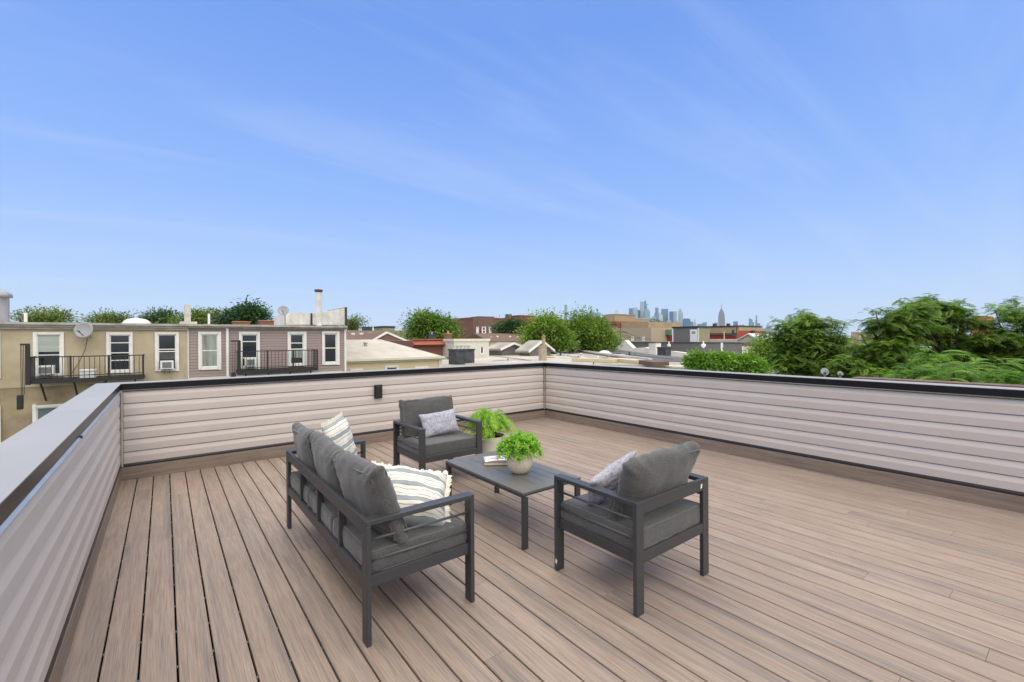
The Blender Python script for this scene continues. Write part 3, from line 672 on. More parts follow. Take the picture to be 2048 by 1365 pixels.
def fern(parent, nf, seed):
    r = np.random.RandomState(seed); Cs, As, Bs, Ns, Rs = [], [], [], [], []
    for k in range(nf):
        az = r.uniform(0, 2*math.pi); reach = r.uniform(.12, .33); top = r.uniform(.09, .21)*(1.35-reach*1.4); L = 26
        h = np.array([math.cos(az), math.sin(az), 0]); sd_ = np.array([-h[1], h[0], 0]); curl = r.uniform(-.12, .12)
        pts = []
        for s in np.linspace(0, 1, L):
            rr_ = .03 + reach*s; z = .38 + top*math.sin(min(1, s*1.05)*math.pi*.62)*1.5 - .10*s**3*reach/.3 
            pts.append(h*rr_ + sd_*curl*s*s + np.array([0, 0, z]))
        pts = np.array(pts)
        for i in range(4, L-1):
            t = pts[i+1]-pts[i-1]; t /= np.linalg.norm(t); s = i/L
            wl_ = .060*math.sin(min(1, (s-.1)*1.1)*math.pi*.88+.2)**.8*r.uniform(.85, 1.1) + .006
            up_ = np.cross(sd_, t); up_ /= np.linalg.norm(up_)
            for sg in (-1, 1):
                a = sd_*sg*.86 + t*.45 - up_*.0 + np.array([0, 0, -.22]); a /= np.linalg.norm(a)
                # pinnule split into three toothed leaflets
                for q, (o_, l_) in enumerate(((.30, .55), (.78, .42))):
                    Cs.append(pts[i]+a*wl_*o_ + r.normal(size=3)*.0015); As.append((a+t*.5*(q % 2))*wl_*l_*.62); Bs.append(t*.0078*(1-.3*q)); Ns.append(up_*.002)
                    Rs.append(np.clip(r.normal(.25+.6*s, .15), 0, 1))  # darker towards the frond base: inner shade put into the colour
    V, F = leafquads(np.array(Cs), np.array(As), np.array(Bs), np.array(Ns)); leaves_obj('fronds', M['fern'], parent, V, F, Rs)
fern(fp, 115, 9)

# ================================================================== background
GZ = -10.0
def sub(path): pass
def rectY(px0, py0, px1, py1, Y):
    mx_, my_ = (px0+px1)/2, (py0+py1)/2
    return onY(px0, my_, Y).x, onY(px1, my_, Y).x, onY(mx_, py1, Y).z, onY(mx_, py0, Y).z      # x0 x1 z0 z1
def rectX(px0, py0, px1, py1, X):
    mx_, my_ = (px0+px1)/2, (py0+py1)/2
    return onX(px1, my_, X).y, onX(px0, my_, X).y, onX(mx_, py1, X).z, onX(mx_, py0, X).z      # y0(right) y1(left) z0 z1
class Face:
    """a wall plane either Y=const (normal -y) or X=const (normal -x); boxes are given by pixels, proud of the wall by o0..o1"""
    def __init__(s, kind, c): s.k = kind; s.c = c
    def r(s, a, b, c, d): return (rectY if s.k == 'Y' else rectX)(a, b, c, d, s.c)
    def box(s, mb, px, o0, o1):
        a, b, z0, z1 = s.r(*px)
        return mb.box(a, b, s.c-o1, s.c-o0, z0, z1) if s.k == 'Y' else mb.box(s.c-o1, s.c-o0, a, b, z0, z1)
    def P(s, px, py, o=0):
        q = onY(px, py, s.c) if s.k == 'Y' else onX(px, py, s.c)
        return q + (Vector((0, -o, 0)) if s.k == 'Y' else Vector((-o, 0, 0)))
def window(F, parent, outer, inner, bars=(), glass='glass', frame='white', upper=None, trim=.05):
    """outer trim frame, sash, pane; all sub-parts of one window"""
    x0, y0, x1, y1 = outer; a0, b0, a1, b1 = inner
    m = MB()
    F.box(m, (x0, y0, a0-1.5, y1), .004, trim); F.box(m, (a1+1.5, y0, x1, y1), .004, trim)
    F.box(m, (a0-1.5, y0, a1+1.5, b0-1.5), .004, trim); F.box(m, (a0-1.5, b1+1.5, a1+1.5, y1), .004, trim)
    w = m.build('window', M[frame], parent)
    m = MB(); e = 1.6
    F.box(m, (a0-1.4, b0-1.4, a0+e*.6, b1+1.4), -.05, .012); F.box(m, (a1-e*.6, b0-1.4, a1+1.4, b1+1.4), -.05, .012)
    F.box(m, (a0, b0-1.4, a1, b0+.6), -.05, .012); F.box(m, (a0, b1-.6, a1, b1+1.4), -.05, .012)
    for y in bars: F.box(m, (a0+.8, y-.9, a1-.8, y+.9), -.05, .008)
    m.build('sash', M['white'], w)
    m = MB(); F.box(m, (a0+.3, b0+.3, a1-.3, b1-.3), .0005, .0035); m.build('pane', M[glass], w)
    if upper:
        m = MB(); F.box(m, (a0+1.2, upper[0], a1-1.2, upper[1]), .0036, .0055); m.build(upper[2], M[upper[3]], w)
    return w
def base(F, px, py, z=None):
    q = F.P(px, py); return (q.x, q.y, GZ if z is None else z)

# ---------------- row houses at the left, 21.5 m away
F = Face('Y', 21.5); D0 = 11.0
xa = onY(-260, 700, 21.5).x; xb = onY(376, 700, 21.5).x; xc = onY(690, 700, 21.5).x
zc = 2.165
h1 = thing('row_house', 'ochre stucco row house at the far left with a pale roof moulding and black balcony', 'house', (xb, 21.5, GZ))
m = MB(); m.box(xa, xb-.002, 21.5, 21.5+D0, onY(200, 768, 21.5).z, zc); m.build('wall', M['stucco'], h1)
m = MB(); m.box(xa, xb-.002, 21.515, 21.5+D0, GZ, onY(200, 768, 21.5).z-.002); m.build('lower_wall', M['stucco_low'], h1)
m = MB(); m.box(xa, xb, 21.30, 21.499, zc-.05, zc+.03); m.box(xa, xb, 21.36, 21.499, zc-.12, zc-.051); m.box(xa, xb, 21.42, 21.499, zc-.20, zc-.121); m.build('cornice', M['cornice'], h1)
m = MB(); m.box(xa, xb-.002, 21.501, 21.5+D0, zc+.001, zc+.02); m.build('roof', M['roof_grey'], h1)
window(F, h1, (66.5, 665, 128.5, 753), (76, 671, 119.7, 748), (710.5,), 'glass', upper=(672.5, 704, 'blind', 'blind'))
window(F, h1, (212.8, 665, 265.6, 746), (221, 671.5, 258.8, 740), (686, 706, 721))
window(F, h1, (310, 665, 358, 742.5), (317.2, 670.5, 351, 738), (699, 703.5), upper=(705.5, 719, 'screen', 'screen'))
window(F, h1, (65.5, 809, 150, 905), (75, 815, 141, 899), (860,), 'glass_teal')
window(F, h1, (-60, 665, 1.5, 757), (-52, 671, -7, 750), (710,))
window(F, h1, (-66, 812, 2, 908), (-58, 818, -7, 902), (860,))
h2 = thing('row_house', 'mauve lap sided row house with four white trimmed windows and a downpipe', 'house', (xb, 21.5, GZ))
m = MB(); m.box(xb, xc, 21.5, 21.5+D0, onY(530, 750, 21.5).z, zc); m.build('wall', M['mauve_siding'], h2)
m = MB(); m.box(xb, xc, 21.5, 21.5+D0, GZ, onY(530, 750, 21.5).z-.003); m.build('lower_wall', M['cream_wall'], h2)
m = MB(); m.box(xb, xc-.12, 21.47, 21.498, onY(530, 753, 21.5).z, onY(530, 749, 21.5).z); m.build('base_trim', M['cream_trim'], h2)
m = MB(); m.box(xb+.001, xc+.06, 21.28, 21.499, zc-.05, zc+.035); m.box(xb+.001, xc+.03, 21.38, 21.499, zc-.12, zc-.051); m.build('cornice', M['cornice'], h2)
m = MB(); m.box(xb+.001, xc-.002, 21.501, 21.5+D0, zc+.001, zc+.02); m.build('roof', M['roof_grey'], h2)
m = MB(); F.box(m, (452, 656, 457.3, 757), .002, .07); m.build('downpipe', M['white'], h2)
m = MB(); F.box(m, (688.6, 656, 692.2, 746), -.04, .03); m.build('corner_board', M['white'], h2)
m = MB(); F.box(m, (375.3, 656, 377.3, 757), .001, .03); m.build('corner_board', M['white'], h2)
window(F, h2, (396.4, 664, 442.2, 739.7), (403.5, 670.5, 434.5, 733), (701.5,), 'glass', upper=(671.5, 732, 'curtain', 'curtain'))
window(F, h2, (478, 664, 519.6, 738), (484, 670.5, 513.7, 732), (683.5, 716))
window(F, h2, (575, 664, 612.7, 733), (581, 670, 606, 727), (686.5, 698.5), upper=(699.5, 716, 'curtain', 'curtain'))
window(F, h2, (644, 663, 678.6, 730), (649, 669, 672, 724), (696.5,))
def air_con(label, x0, y0, x1, y1, FF):
    a, b, z0, z1 = FF.r(x0, y0, x1, y1); c_ = FF.c
    t = thing('air_conditioner', label, 'air conditioner', ((a+b)/2, c_-.2, z0), 'window air conditioners')
    m = MB(); m.box(a, b, c_-.34, c_-.02, z0, z1); m.build('body', M['cooler'], t, bevel=.01)
    m = MB(); m.box(a+.06, b-.06, c_-.348, c_-.342, z0+.04, z1-.05)
    m.build('grille', M['ac_grille'], t)
    for x in (a+.12, b-.12):
        m = MB(); m.tube([(x, c_-.30, z0-.004), (x, c_-.02, z0-.16)], .018, 6); m.build('bracket', M['galv'], t)
air_con('window air conditioner behind the balcony rail in the leftmost window of the ochre house', 76.5, 731, 111, 748.5, F)
air_con('window air conditioner in the balcony-less window of the ochre house', 320.5, 721.5, 347, 737.8, F)
air_con('window air conditioner low in a window of the mauve house behind its fire escape', 488.5, 716.5, 510, 732.5, F)

def fire_escape(label, p0, p1, rail_y, floor_y, post, dY, arm, ropes, wt):
    Yo = 21.5-dY; FO = Face('Y', Yo)
    x0 = onY(p0, floor_y[0], Yo).x; x1 = onY(p1, floor_y[1], Yo).x
    zf = (onY(p0, floor_y[0], Yo).z+onY(p1, floor_y[1], Yo).z)/2; zr = (onY(p0, rail_y[0], Yo).z+onY(p1, rail_y[1], Yo).z)/2
    t = thing('fire_escape', label, 'fire escape', ((x0+x1)/2, 21.5, zf), 'black iron fire escapes')
    m = MB()
    for y in (Yo, 21.44): m.box(x0, x1, y-.03, y+.03, zf-.12, zf)
    nn = 9
    for k in range(nn): yy = Yo+.07+(21.38-Yo-.05)*k/nn; m.box(x0, x1, yy, yy+.03, zf-.03, zf-.005)
    m.build('platform', M['iron'], t)
    m = MB(); m.box(x0, x1, Yo-.02, Yo+.02, zr-.035, zr); m.box(x0, x0+.04, Yo+.02, 21.45, zr-.035, zr); m.box(x1-.04, x1, Yo+.02, 21.45, zr-.035, zr)
    m.box(x0, x1, Yo-.015, Yo+.015, zf+.09, zf+.115); m.build('rail', M['iron'], t)
    m = MB(); L = x1-x0; n_ = int(L/.125)
    for k in range(1, n_): x = x0+L*k/n_; m.box(x-.008, x+.008, Yo-.008, Yo+.008, zf, zr-.036)
    for k in range(1, 7): y = Yo+(21.45-Yo)*k/7; m.box(x1-.03, x1-.014, y-.008, y+.008, zf, zr-.036); m.box(x0+.014, x0+.03, y-.008, y+.008, zf, zr-.036)
    m.build('balusters', M['iron'], t)
    for x in (x0, x0+L*.33, x0+L*.66, x1-.05):
        m = MB(); m.box(x, x+.05, Yo-.025, Yo+.025, zf, zr+.01); m.build('post', M['iron'], t)
    for k in range(4):
        x = x0+.25+(L-.5)*k/3; m = MB(); m.tube([(x, Yo+.1, zf-.12), (x, 21.49, zf-.75)], .028, 6); m.build('bracket', M['iron'], t)
    xm = (onY(post[0], 720, Yo).x+onY(post[1], 720, Yo).x)/2; zt = onY(post[0], post[2], Yo).z
    m = MB(); m.box(xm-.055, xm+.055, Yo-.09, Yo-.022, zf-.14, zt); m.build('mast', M['iron'], t)
    xa_ = onY(arm, post[2], Yo).x
    m = MB(); m.box(xa_, xm+.05, Yo-.08, Yo-.03, zt-.02, zt+.04); m.build('pulley_arm', M['iron'], t)
    for rx in ropes:
        xr = onY(rx, 720, Yo).x; m = MB(); m.tube([(xr, Yo-.055, zt-.02), (xr+.01, Yo-.055, onY(rx, wt[1], Yo).z)], .008, 5); m.build('cable', M['iron'], t)
    a, b, z0, z1 = FO.r(*wt); m = MB(); m.box(a, b, Yo-.13, Yo+.02, z0, z1); m.build('counterweight', M['iron'], t, bevel=.02)
    return t
fire_escape('black iron fire escape balcony on the ochre stucco house with a white cooler on it', 57, 288, (716, 708), (763, 750), (53.5, 59, 690), .95, 41, (42, 44.8, 48), (35, 790, 47.5, 819))
fire_escape('smaller black iron fire escape balcony on the mauve lap sided house', 478, 636, (703, 699), (741, 737), (474, 482, 683), .90, 461, (464, 468, 471), (462, 745, 471, 756))
c0 = Face('Y', 20.95); a, b, z0, z1 = c0.r(160, 739, 193, 759)
ck = thing('cooler_box', 'white cooler box standing on the left black balcony', 'cooler', ((a+b)/2, 20.95, z0))
m = MB(); m.box(a+.01, b-.01, 20.74, 21.1, z0, z1-.065); m.build('body', M['cooler'], ck, bevel=.012)
m = MB(); m.box(a-.005, b+.005, 20.72, 21.12, z1-.06, z1); m.build('lid', M['white'], ck, bevel=.012)
def dish(label, c, r, face, mast, group='satellite dishes'):
    c = Vector(c); f = Vector(face).normalized(); t = thing('satellite_dish', label, 'satellite dish', tuple(mast[-1]), group)
    m = MB(); prof = [(r*q, r*.22*q*q) for q in (0.001, .3, .55, .8, 1.0)] + [(r*1.0, r*.22-.012), (r*.8, r*.14-.012), (r*.5, r*.05-.012), (.001, -.012)]
    m.lathe(prof, c, 28, f); m.build('reflector', M['dish'], t, smooth=True)
    m = MB(); m.tube([c-f*.01, *[Vector(q) for q in mast]], .022, 8); m.build('mast', M['galv'], t)
    lnb = c + f*(r*1.05) + Vector((0, 0, -r*.35)); m = MB(); m.tube([c+Vector((0, 0, -r*.75)), lnb], .014, 6); m.build('feed_arm', M['iron'], t)
    m = MB(); m.tube([lnb-f*.06, lnb+f*.04], .035, 8); m.build('receiver', M['ac_grille'], t)
dc = onY(169, 661, 21.15)
dish('large grey satellite dish fixed to the ochre wall just below its roof moulding', dc, .285, (-.42, -.85, .20), [(dc.x+.13, 21.3, dc.z-.19), (dc.x+.13, 21.49, dc.z-.22)])
dc2 = onY(567, 622, 23.0)
dish('round pale satellite dish on a mast on the mauve house roof beside the white panels', dc2, .235, (-.3, -.85, .25), [(dc2.x+.08, 23.1, dc2.z-.1), (dc2.x+.09, 23.1, zc+.02)])
# cable from the roof to the ground along the ochre wall
for lb_, pts in (('thin dark cable hanging from the large wall dish down to the balcony', [(175, 677), (170, 700), (158, 725), (140, 752)]), ('thin pale cable drooping beside the right window of the ochre house', [(358, 670), (361, 700), (367, 735), (371, 760)])):
    m = MB(); m.tube([onY(x, y, 21.48) for x, y in pts], .006, 5); tag(m.build('wall_cable', M['iron'] if 'dark' in lb_ else M['cream_trim'], None, smooth=True), lb_, 'cable')
# roof furniture
def vent_turret():
    a, b, z0, z1 = rectY(-28, 595, 19, 646, 25); cx = (a+b)/2; r_ = (b-a)/2
    t = thing('roof_ventilator', 'wide round galvanised roof ventilator at the left edge with rusty rim', 'ventilator', (cx, 25, zc))
    m = MB(); m.lathe([(r_, zc), (r_, z1)], (cx, 25, 0), 28); m.build('drum', M['galv'], t, smooth=False)
    m = MB(); m.lathe([(r_*1.03, zc), (r_*1.03, zc+.12), (r_*1.01, zc+.14)], (cx, 25, 0), 28); m.build('base_rim', M['rust'], t)
    m = MB(); m.lathe([(r_*1.30, z1), (r_*1.30, z1+.10), (r_*1.0, z1+.20), (r_*.5, z1+.28), (.01, z1+.31)], (cx, 25, 0), 28); m.build('cap', M['galv'], t, smooth=True)
vent_turret()
a, b, z0, z1 = rectY(243, 637, 303, 647, 26); cx = (a+b)/2; r_ = (b-a)/2
sk = thing('skylight', 'low white domed skylight on the roof of the ochre house', 'skylight', (cx, 26, zc))
m = MB(); m.lathe([(r_, zc+.10), (r_*.98, zc+.10+(z1-zc-.1)*.25), (r_*.88, zc+.10+(z1-zc-.1)*.55), (r_*.68, zc+.10+(z1-zc-.1)*.80), (r_*.40, zc+.10+(z1-zc-.1)*.95), (.01, z1)], (cx, 26, 0), 32); m.build('dome', M['white_roof'], sk, smooth=True)
m = MB(); m.box(cx-r_*1.05, cx+r_*1.05, 26-r_*1.05, 26+r_*1.05, zc+.021, zc+.10); m.build('curb', M['roof_silver'], sk)
a, b, z0, z1 = rectY(370, 610, 381.5, 646, 24)
sb = thing('chimney', 'plain slender white slab chimney standing above the joint of the two row houses', 'chimney', ((a+b)/2, 24, zc))
m = MB(); m.box(a, b, 24, 25.1, zc+.02, z1); m.build('stack', M['dirty_white'], sb)
m = MB(); m.box(a-.17, b+.22, 23.9, 25.2, zc+.021, zc+.22); m.build('plinth', M['dirty_white'], sb)
def pipe(label, px, py0, py1, Y, r, mat, cap=None, zb=None, cat='vent pipe', X=None):
    c_ = onY(px, py1, Y); zt = onY(px, py0, Y).z; zb = c_.z if zb is None else zb
    t = thing('vent_pipe', label, cat, (c_.x, Y, zb))
    m = MB(); m.tube([(c_.x, Y, zb), (c_.x, Y, zt)], r, 14); m.build('pipe', M[mat], t, smooth=False)
    if cap: m = MB(); m.lathe([(r*1.05, zt-.05), (r*cap, zt), (r*cap, zt+.06), (r*.9, zt+.09)], (c_.x, Y, 0), 16); m.build('cap', M['tar'] if cap > 1.3 else M[mat], t)
    return t
pipe('tall weathered flue pipe with a dark round cap in front of the white roof panels', 637.6, 583, 648, 23.2, .135, 'patchy', 1.45, zc+.02)
pipe('thin white vent pipe on the mauve house roof left of its brick stubs', 418, 628, 647, 23.5, .045, 'white', None, zc+.02)
pipe('thin white vent pipe behind the left parapet moulding near the round ventilator', 51.5, 626, 647, 24, .05, 'white', None, zc+.02)
bk_ = thing('roof_bulkhead', 'peeling white slanted roof bulkhead behind the flue pipe on the mauve house', 'bulkhead', (onY(630, 640, 24).x, 24, zc))
p = lambda x, y, Y=24: onY(x, y, Y)
def slab(mb, pts, Y, th): mb.prism([p(x, y, Y) for x, y in pts], (0, th, 0))
m = MB(); slab(m, [(572, 628), (600, 625.5), (621, 627), (621, 650), (572, 650)], 24, 3.0); m.build('panel', M['patchy'], bk_)
m = MB(); slab(m, [(625, 627.5), (650, 624), (690, 616), (690, 650), (625, 650)], 24, 3.0); m.build('panel', M['patchy'], bk_)
m = MB(); slab(m, [(621.2, 627), (624.8, 627), (624.8, 650), (621.2, 650)], 23.97, 2.9); m.build('joint', M['tar'], bk_)
m = MB(); slab(m, [(690.2, 615), (694.2, 614.5), (694.2, 650), (690.2, 650)], 23.95, 3.1); m.build('edge_flashing', M['tar'], bk_)
for lb_, q in (('low red brick chimney stub on the roof left of the white bulkhead', (521, 641, 554, 649)), ('flat brown brick stub on the roof below the dark green tree', (468, 643, 500, 649))):
    a, b, z0, z1 = rectY(*q, 28); t = thing('chimney', lb_, 'chimney', ((a+b)/2, 28, zc))
    m = MB(); m.box(a, b, 28, 28.7, zc+.02, z1-.05); m.build('stack', M['brick'], t); m = MB(); m.box(a-.04, b+.04, 27.96, 28.74, z1-.05, z1); m.build('coping', M['terracotta'], t)

# ---------------- houses between the row and the middle of the view
def gable_roof(mb, x0, x1, y0, y1, z0, zr, axis='x', ov=.15, th=.12):
    """closed gable roof; ridge along axis"""
    if axis == 'x':
        ym = (y0+y1)/2; mb.prism([(x0-ov, y0-ov, z0), (x0-ov, ym, zr), (x0-ov, y1+ov, z0)], (x1-x0+2*ov, 0, 0))
    else:
        xm = (x0+x1)/2; mb.prism([(x0-ov, y0-ov, z0), (xm, y0-ov, zr), (x1+ov, y0-ov, z0)], (0, y1-y0+2*ov, 0))
# cream house with a pale hipped roof
FC = Face('Y', 23.5); x0 = onY(695, 720, 23.5).x-.35; x1 = onY(883, 718, 23.5).x; ze = onY(780, 717, 23.5).z
hc = thing('house', 'yellow sided house with a pale hipped roof just right of the mauve row house', 'house', (x0, 23.5, GZ))
m = MB(); m.box(x0, x1-.1, 23.5, 31.5, GZ, ze-.12); m.build('wall', M['yellow_wall'], hc)
xr1 = onY(762, 679.5, 27.5).x; zr_ = onY(730, 679.5, 27.5).z
m = MB(); m.add([(x0-.1, 23.35, ze), (x1+.1, 23.35, ze), (x1+.1, 31.6, ze), (x0-.1, 31.6, ze), (x0-.1, 27.5, zr_), (xr1, 27.5, zr_)], [(0, 1, 5, 4), (1, 2, 5), (2, 3, 4, 5), (3, 0, 4), (3, 2, 1, 0)]); m.build('roof', M['roof_cream'], hc)
m = MB(); m.box(x0-.1, x1+.12, 23.28, 23.349, ze-.10, ze+.02); m.box(x0, x1+.02, 23.42, 23.498, ze-.20, ze-.101); m.build('gutter', M['cream_trim'], hc)
m = MB(); FC.box(m, (877, 717, 883, 760), .002, .06); m.build('corner_board', M['cream_trim'], hc)
window(FC, hc, (700, 738.5, 726, 775), (703.5, 743, 722, 771), (756,)); window(FC, hc, (770, 731.5, 797, 770), (773.5, 735.5, 793.5, 766), (750,)); window(FC, hc, (830, 733.5, 857, 772), (834, 738, 854, 768), (753,))
rv = thing('roof_vent', 'small round metal vent on the pale hipped roof', 'roof vent', tuple(onY(731, 691, 26)))
q = onY(731, 691, 26); m = MB(); m.lathe([(.09, -.05), (.09, .10), (.13, .11), (.13, .16), (.05, .18)], q, 14); m.build('hood', M['galv'], rv)
def bld(kind, name, label, px0, px1, py_top, C, depth, wall, roof='roof_grey', cat='building', cop=None, coph=.25, group=None, zb=GZ, roofz=0):
    """flat topped building; front plane at Y=C or X=C, spanning the given pixels at its top"""
    a, b, _, z = (rectY if kind == 'Y' else rectX)(px0, py_top-.001, px1, py_top+.001, C)
    if a > b: a, b = b, a
    loc = ((a+b)/2, C, GZ) if kind == 'Y' else (C, (a+b)/2, GZ)
    t = thing(name, label, cat, loc, group)
    bx = (lambda m, p0, p1, q0, q1, z0, z1: m.box(p0, p1, q0, q1, z0, z1)) if kind == 'Y' else (lambda m, p0, p1, q0, q1, z0, z1: m.box(q0, q1, p0, p1, z0, z1))
    m = MB(); bx(m, a, b, C, C+depth, zb, z-.04); m.build('wall', M[wall], t)
    m = MB(); bx(m, a+.02, b-.02, C+.02, C+depth-.02, z-.039, z-.02+roofz); m.build('roof', M[roof], t)
    if cop: m = MB(); bx(m, a-.08, b+.08, C-.10, C+.25, z-coph, z); bx(m, b-.17, b+.081, C+.251, C+depth, z-coph, z-.001); bx(m, a-.081, a+.17, C+.251, C+depth, z-coph, z-.001); m.build('cornice', M[cop], t)
    return t, Face(kind, C), a, b, z
# brick gable with brown shingles
FG = Face('Y', 42.0); p_ = lambda x, y: onY(x, y, 42.0)
hg = thing('house', 'red brick gable end with white rake boards behind the pale hipped roof', 'house', (p_(775, 690).x, 42, GZ))
m = MB(); m.prism([Vector((p_(742, 700).x, 42, GZ)), Vector((p_(742, 684).x, 42, p_(742, 684).z)), p_(773, 665.5), Vector((p_(812, 683).x, 42, p_(812, 683).z)), Vector((p_(812, 700).x, 42, GZ))], (0, 14, 0)); m.build('wall', M['brick_brown'], hg)
for q0, q1 in (((742, 681.5), (773.5, 663.8)), ((773.5, 663.8), (817, 682.5))):
    m = MB(); A, B = p_(*q0), p_(*q1); dz = Vector((0, 0, -.17)); o_ = Vector((0, -.12, 0)); m.prism([A+o_, B+o_, B+o_+dz, A+o_+dz], (0, .22, 0)); m.build('rake_board', M['white'], hg)
A, B, C_ = p_(741, 682.2), p_(773.5, 664.6), p_(818, 683.2); dz = Vector((0, 0, -.12)); o_ = Vector((0, .12, 0))
m = MB(); m.prism([A+o_, B+o_, C_+o_, C_+o_+dz, B+o_+dz*1.6, A+o_+dz], (0, 14.2, 0)); m.build('roof', M['shingle'], hg)
hb = thing('house', 'long brown shingled roof left of the brick gable', 'house', (onY(720, 680, 46).x, 46, GZ))
x0, x1 = onY(640, 675, 46).x, onY(773, 675, 46).x; zt, zb_ = onY(720, 661.5, 50).z, onY(720, 679, 45.5).z
m = MB(); m.box(x0, x1, 46, 54, GZ, zb_); m.build('wall', M['cream_wall'], hb)
m = MB(); gable_roof(m, x0, x1, 46, 54, zb_+.001, zt, 'x', .3); m.build('roof', M['shingle'], hb)
for i_, (x, y) in enumerate(((706, 668.5), (723, 668), (741, 667.5))):
    q = onY(x, y, 48); m = MB(); m.box(q.x-.18, q.x+.18, q.y-.1, q.y+.25, q.z-.2, q.z+.10); m.build('ridge_vent', M['white'], hb)
bld('Y', 'building', 'flat grey rendered building with a boxy rooftop room above the brick gable', 752, 868, 661.5, 75, 14, 'olive', 'roof_dark')
bld('Y', 'rooftop_room', 'boxy grey stair room on the flat grey building above the brick gable', 765, 789.5, 652.5, 76, 4, 'olive', 'tar', 'rooftop room', 'tar', .3, zb=onY(777, 662, 76).z)
for lb_, q, mt in (('dark roof tank left of the boxy stair room on the horizon', (730.5, 654, 744.5, 661), 'stone_dark'), ('pale narrow roof box on the horizon beside the small round tree', (704, 655, 716, 664), 'stone_tan')):
    a, b, z0, z1 = rectY(*q, 90); t = thing('roof_tank', lb_, 'roof tank', ((a+b)/2, 90, z0-1))
    m = MB(); m.box(a, b, 90, 92, z0-1, z1-.15); m.build('body', M[mt], t); m = MB(); m.box(a-.1, b+.1, 89.9, 92.1, z1-.15, z1); m.build('lid', M['tar'], t)
# red mansard fronted building
tt, Fm, a, b, z = bld('Y', 'building', 'low building with a rust red sloping mansard front behind the pale hipped roof', 826, 898, 681, 36, 7, 'brick', 'roof_grey')
m = MB(); A = Fm.P(824, 681); B = Fm.P(900, 681); C_ = Fm.P(902, 690); D_ = Fm.P(822, 690); m.prism([Vector((A.x, 35.97, A.z)), Vector((A.x, 35.5, D_.z)), Vector((A.x, 35.97, D_.z-.25))], (B.x-A.x, 0, 0)); m.build('mansard', M['rust_cornice'], tt)
m = MB(); m.box(a-.06, b+.06, 35.80, 36.2, z+.001, z+.12); m.build('ridge_cap', M['rust_cornice'], tt)
def chimney(label, kind, px0, px1, py0, py1, C, d, mat, pots=0, cap='stone_dark', potm='galv', drop=1.0):
    a, b, z0, z1 = (rectY if kind == 'Y' else rectX)(px0, py0, px1, py1, C)
    t = thing('chimney', label, 'chimney', ((a+b)/2, C+d/2, z0) if kind == 'Y' else (C+d/2, (a+b)/2, z0))
    bx = (lambda m, p0, p1, q0, q1, u0, u1: m.box(p0, p1, q0, q1, u0, u1)) if kind == 'Y' else (lambda m, p0, p1, q0, q1, u0, u1: m.box(q0, q1, p0, p1, u0, u1))
    m = MB(); bx(m, a, b, C, C+d, z0-drop, z1-.1); m.build('stack', M[mat], t)
    m = MB(); bx(m, a-.05, b+.05, C-.05, C+d+.05, z1-.1, z1); m.build('cap', M[cap], t)
    for k in range(pots):
        u_ = a+(b-a)*(k+.5)/pots; c_ = (u_, C+d/2, z1) if kind == 'Y' else (C+d/2, u_, z1)
        m = MB(); m.lathe([(.11, 0), (.09, .18), (.12, .19), (.12, .24), (.02, .24)], c_, 12); m.build('chimney_pot', M[potm], t)
    return t
chimney('narrow dark chimney with a single pot above the rust red mansard front', 'Y', 862, 872, 669, 684, 38, .6, 'stone_dark', 1)
chimney('short red brick chimney between the big green tree and the cream box building', 'Y', 894, 904, 667, 679, 40, .6, 'brick', 1, 'terracotta', 'stone_tan')
# cream box
tt, Fm, a, b, z = bld('Y', 'building', 'small cream clapboard building with one dark window right of the rust red mansard', 908, 978, 678, 34, 8, 'pale_wall', 'roof_grey', cop='cream_trim', coph=.22)
window(Fm, tt, (959, 692.5, 968.5, 710), (961, 694.5, 966.5, 707))
# big brick block
tt, Fm, a, b, z = bld('Y', 'apartment_block', 'wide red brick apartment block on the horizon with rounded bays and white windows', 946, 1136, 637.5, 92, 16, 'brick', 'roof_dark', 'apartment block', 'rust', .35)
for cx_, nm in ((968, 0),):
    A = Fm.P(946, 637); B = Fm.P(989, 637); n_ = 7; pts = []
    for k in range(n_+1):
        u_ = k/n_; pts.append(Vector((A.x+(B.x-A.x)*u_, 91.98-2.2*math.sin(u_*math.pi)**.7, GZ)))
    m = MB(); m.prism(pts, (0, 0, z-GZ-.001)); m.build('bay', M['brick_brown'], tt)
FB = Face('Y', 89.7)
for w_ in ((953, 654, 957, 668), (964, 654, 971.5, 668), (978, 654, 982, 668)): window(FB, tt, w_, (w_[0]+1, w_[1]+1.2, w_[2]-1, w_[3]-1.2), (661,))
for w_ in ((1004, 652, 1008, 664), (1016, 652, 1020, 664), (1110, 652, 1114, 662), (1122, 652, 1126, 662)): window(Fm, tt, w_, (w_[0]+.8, w_[1]+1, w_[2]-.8, w_[3]-1))
tt, Fm, a, b, z = bld('Y', 'apartment_block', 'darker red brick wing left of the bayed apartment block, partly behind the tree', 896, 945, 640, 100, 14, 'brick', 'roof_dark', 'apartment block', 'rust', .35)
window(Fm, tt, (915, 655.5, 922, 669), (916.2, 657, 920.8, 667.5), (662,)); window(Fm, tt, (903, 655.5, 908, 669), (904, 657, 907, 667.5))
bld('Y', 'rooftop_room', 'red brick rooftop room with a curved parapet above the apartment block', 1040, 1071, 631, 97, 6, 'brick', 'roof_dark', 'rooftop room', 'rust', .3, zb=2)
chimney('blocky dark brick chimney on the roof of the bayed apartment block', 'Y', 1016, 1023.5, 629, 638, 95, 1.2, 'brick_brown', 0, 'tar')
bld('Y', 'rooftop_room', 'low pale rooftop room with a dark roof at the left end of the bayed block', 959, 988, 633.5, 98, 4, 'cream_wall', 'tar', 'rooftop room', 'tar', .3, zb=2)
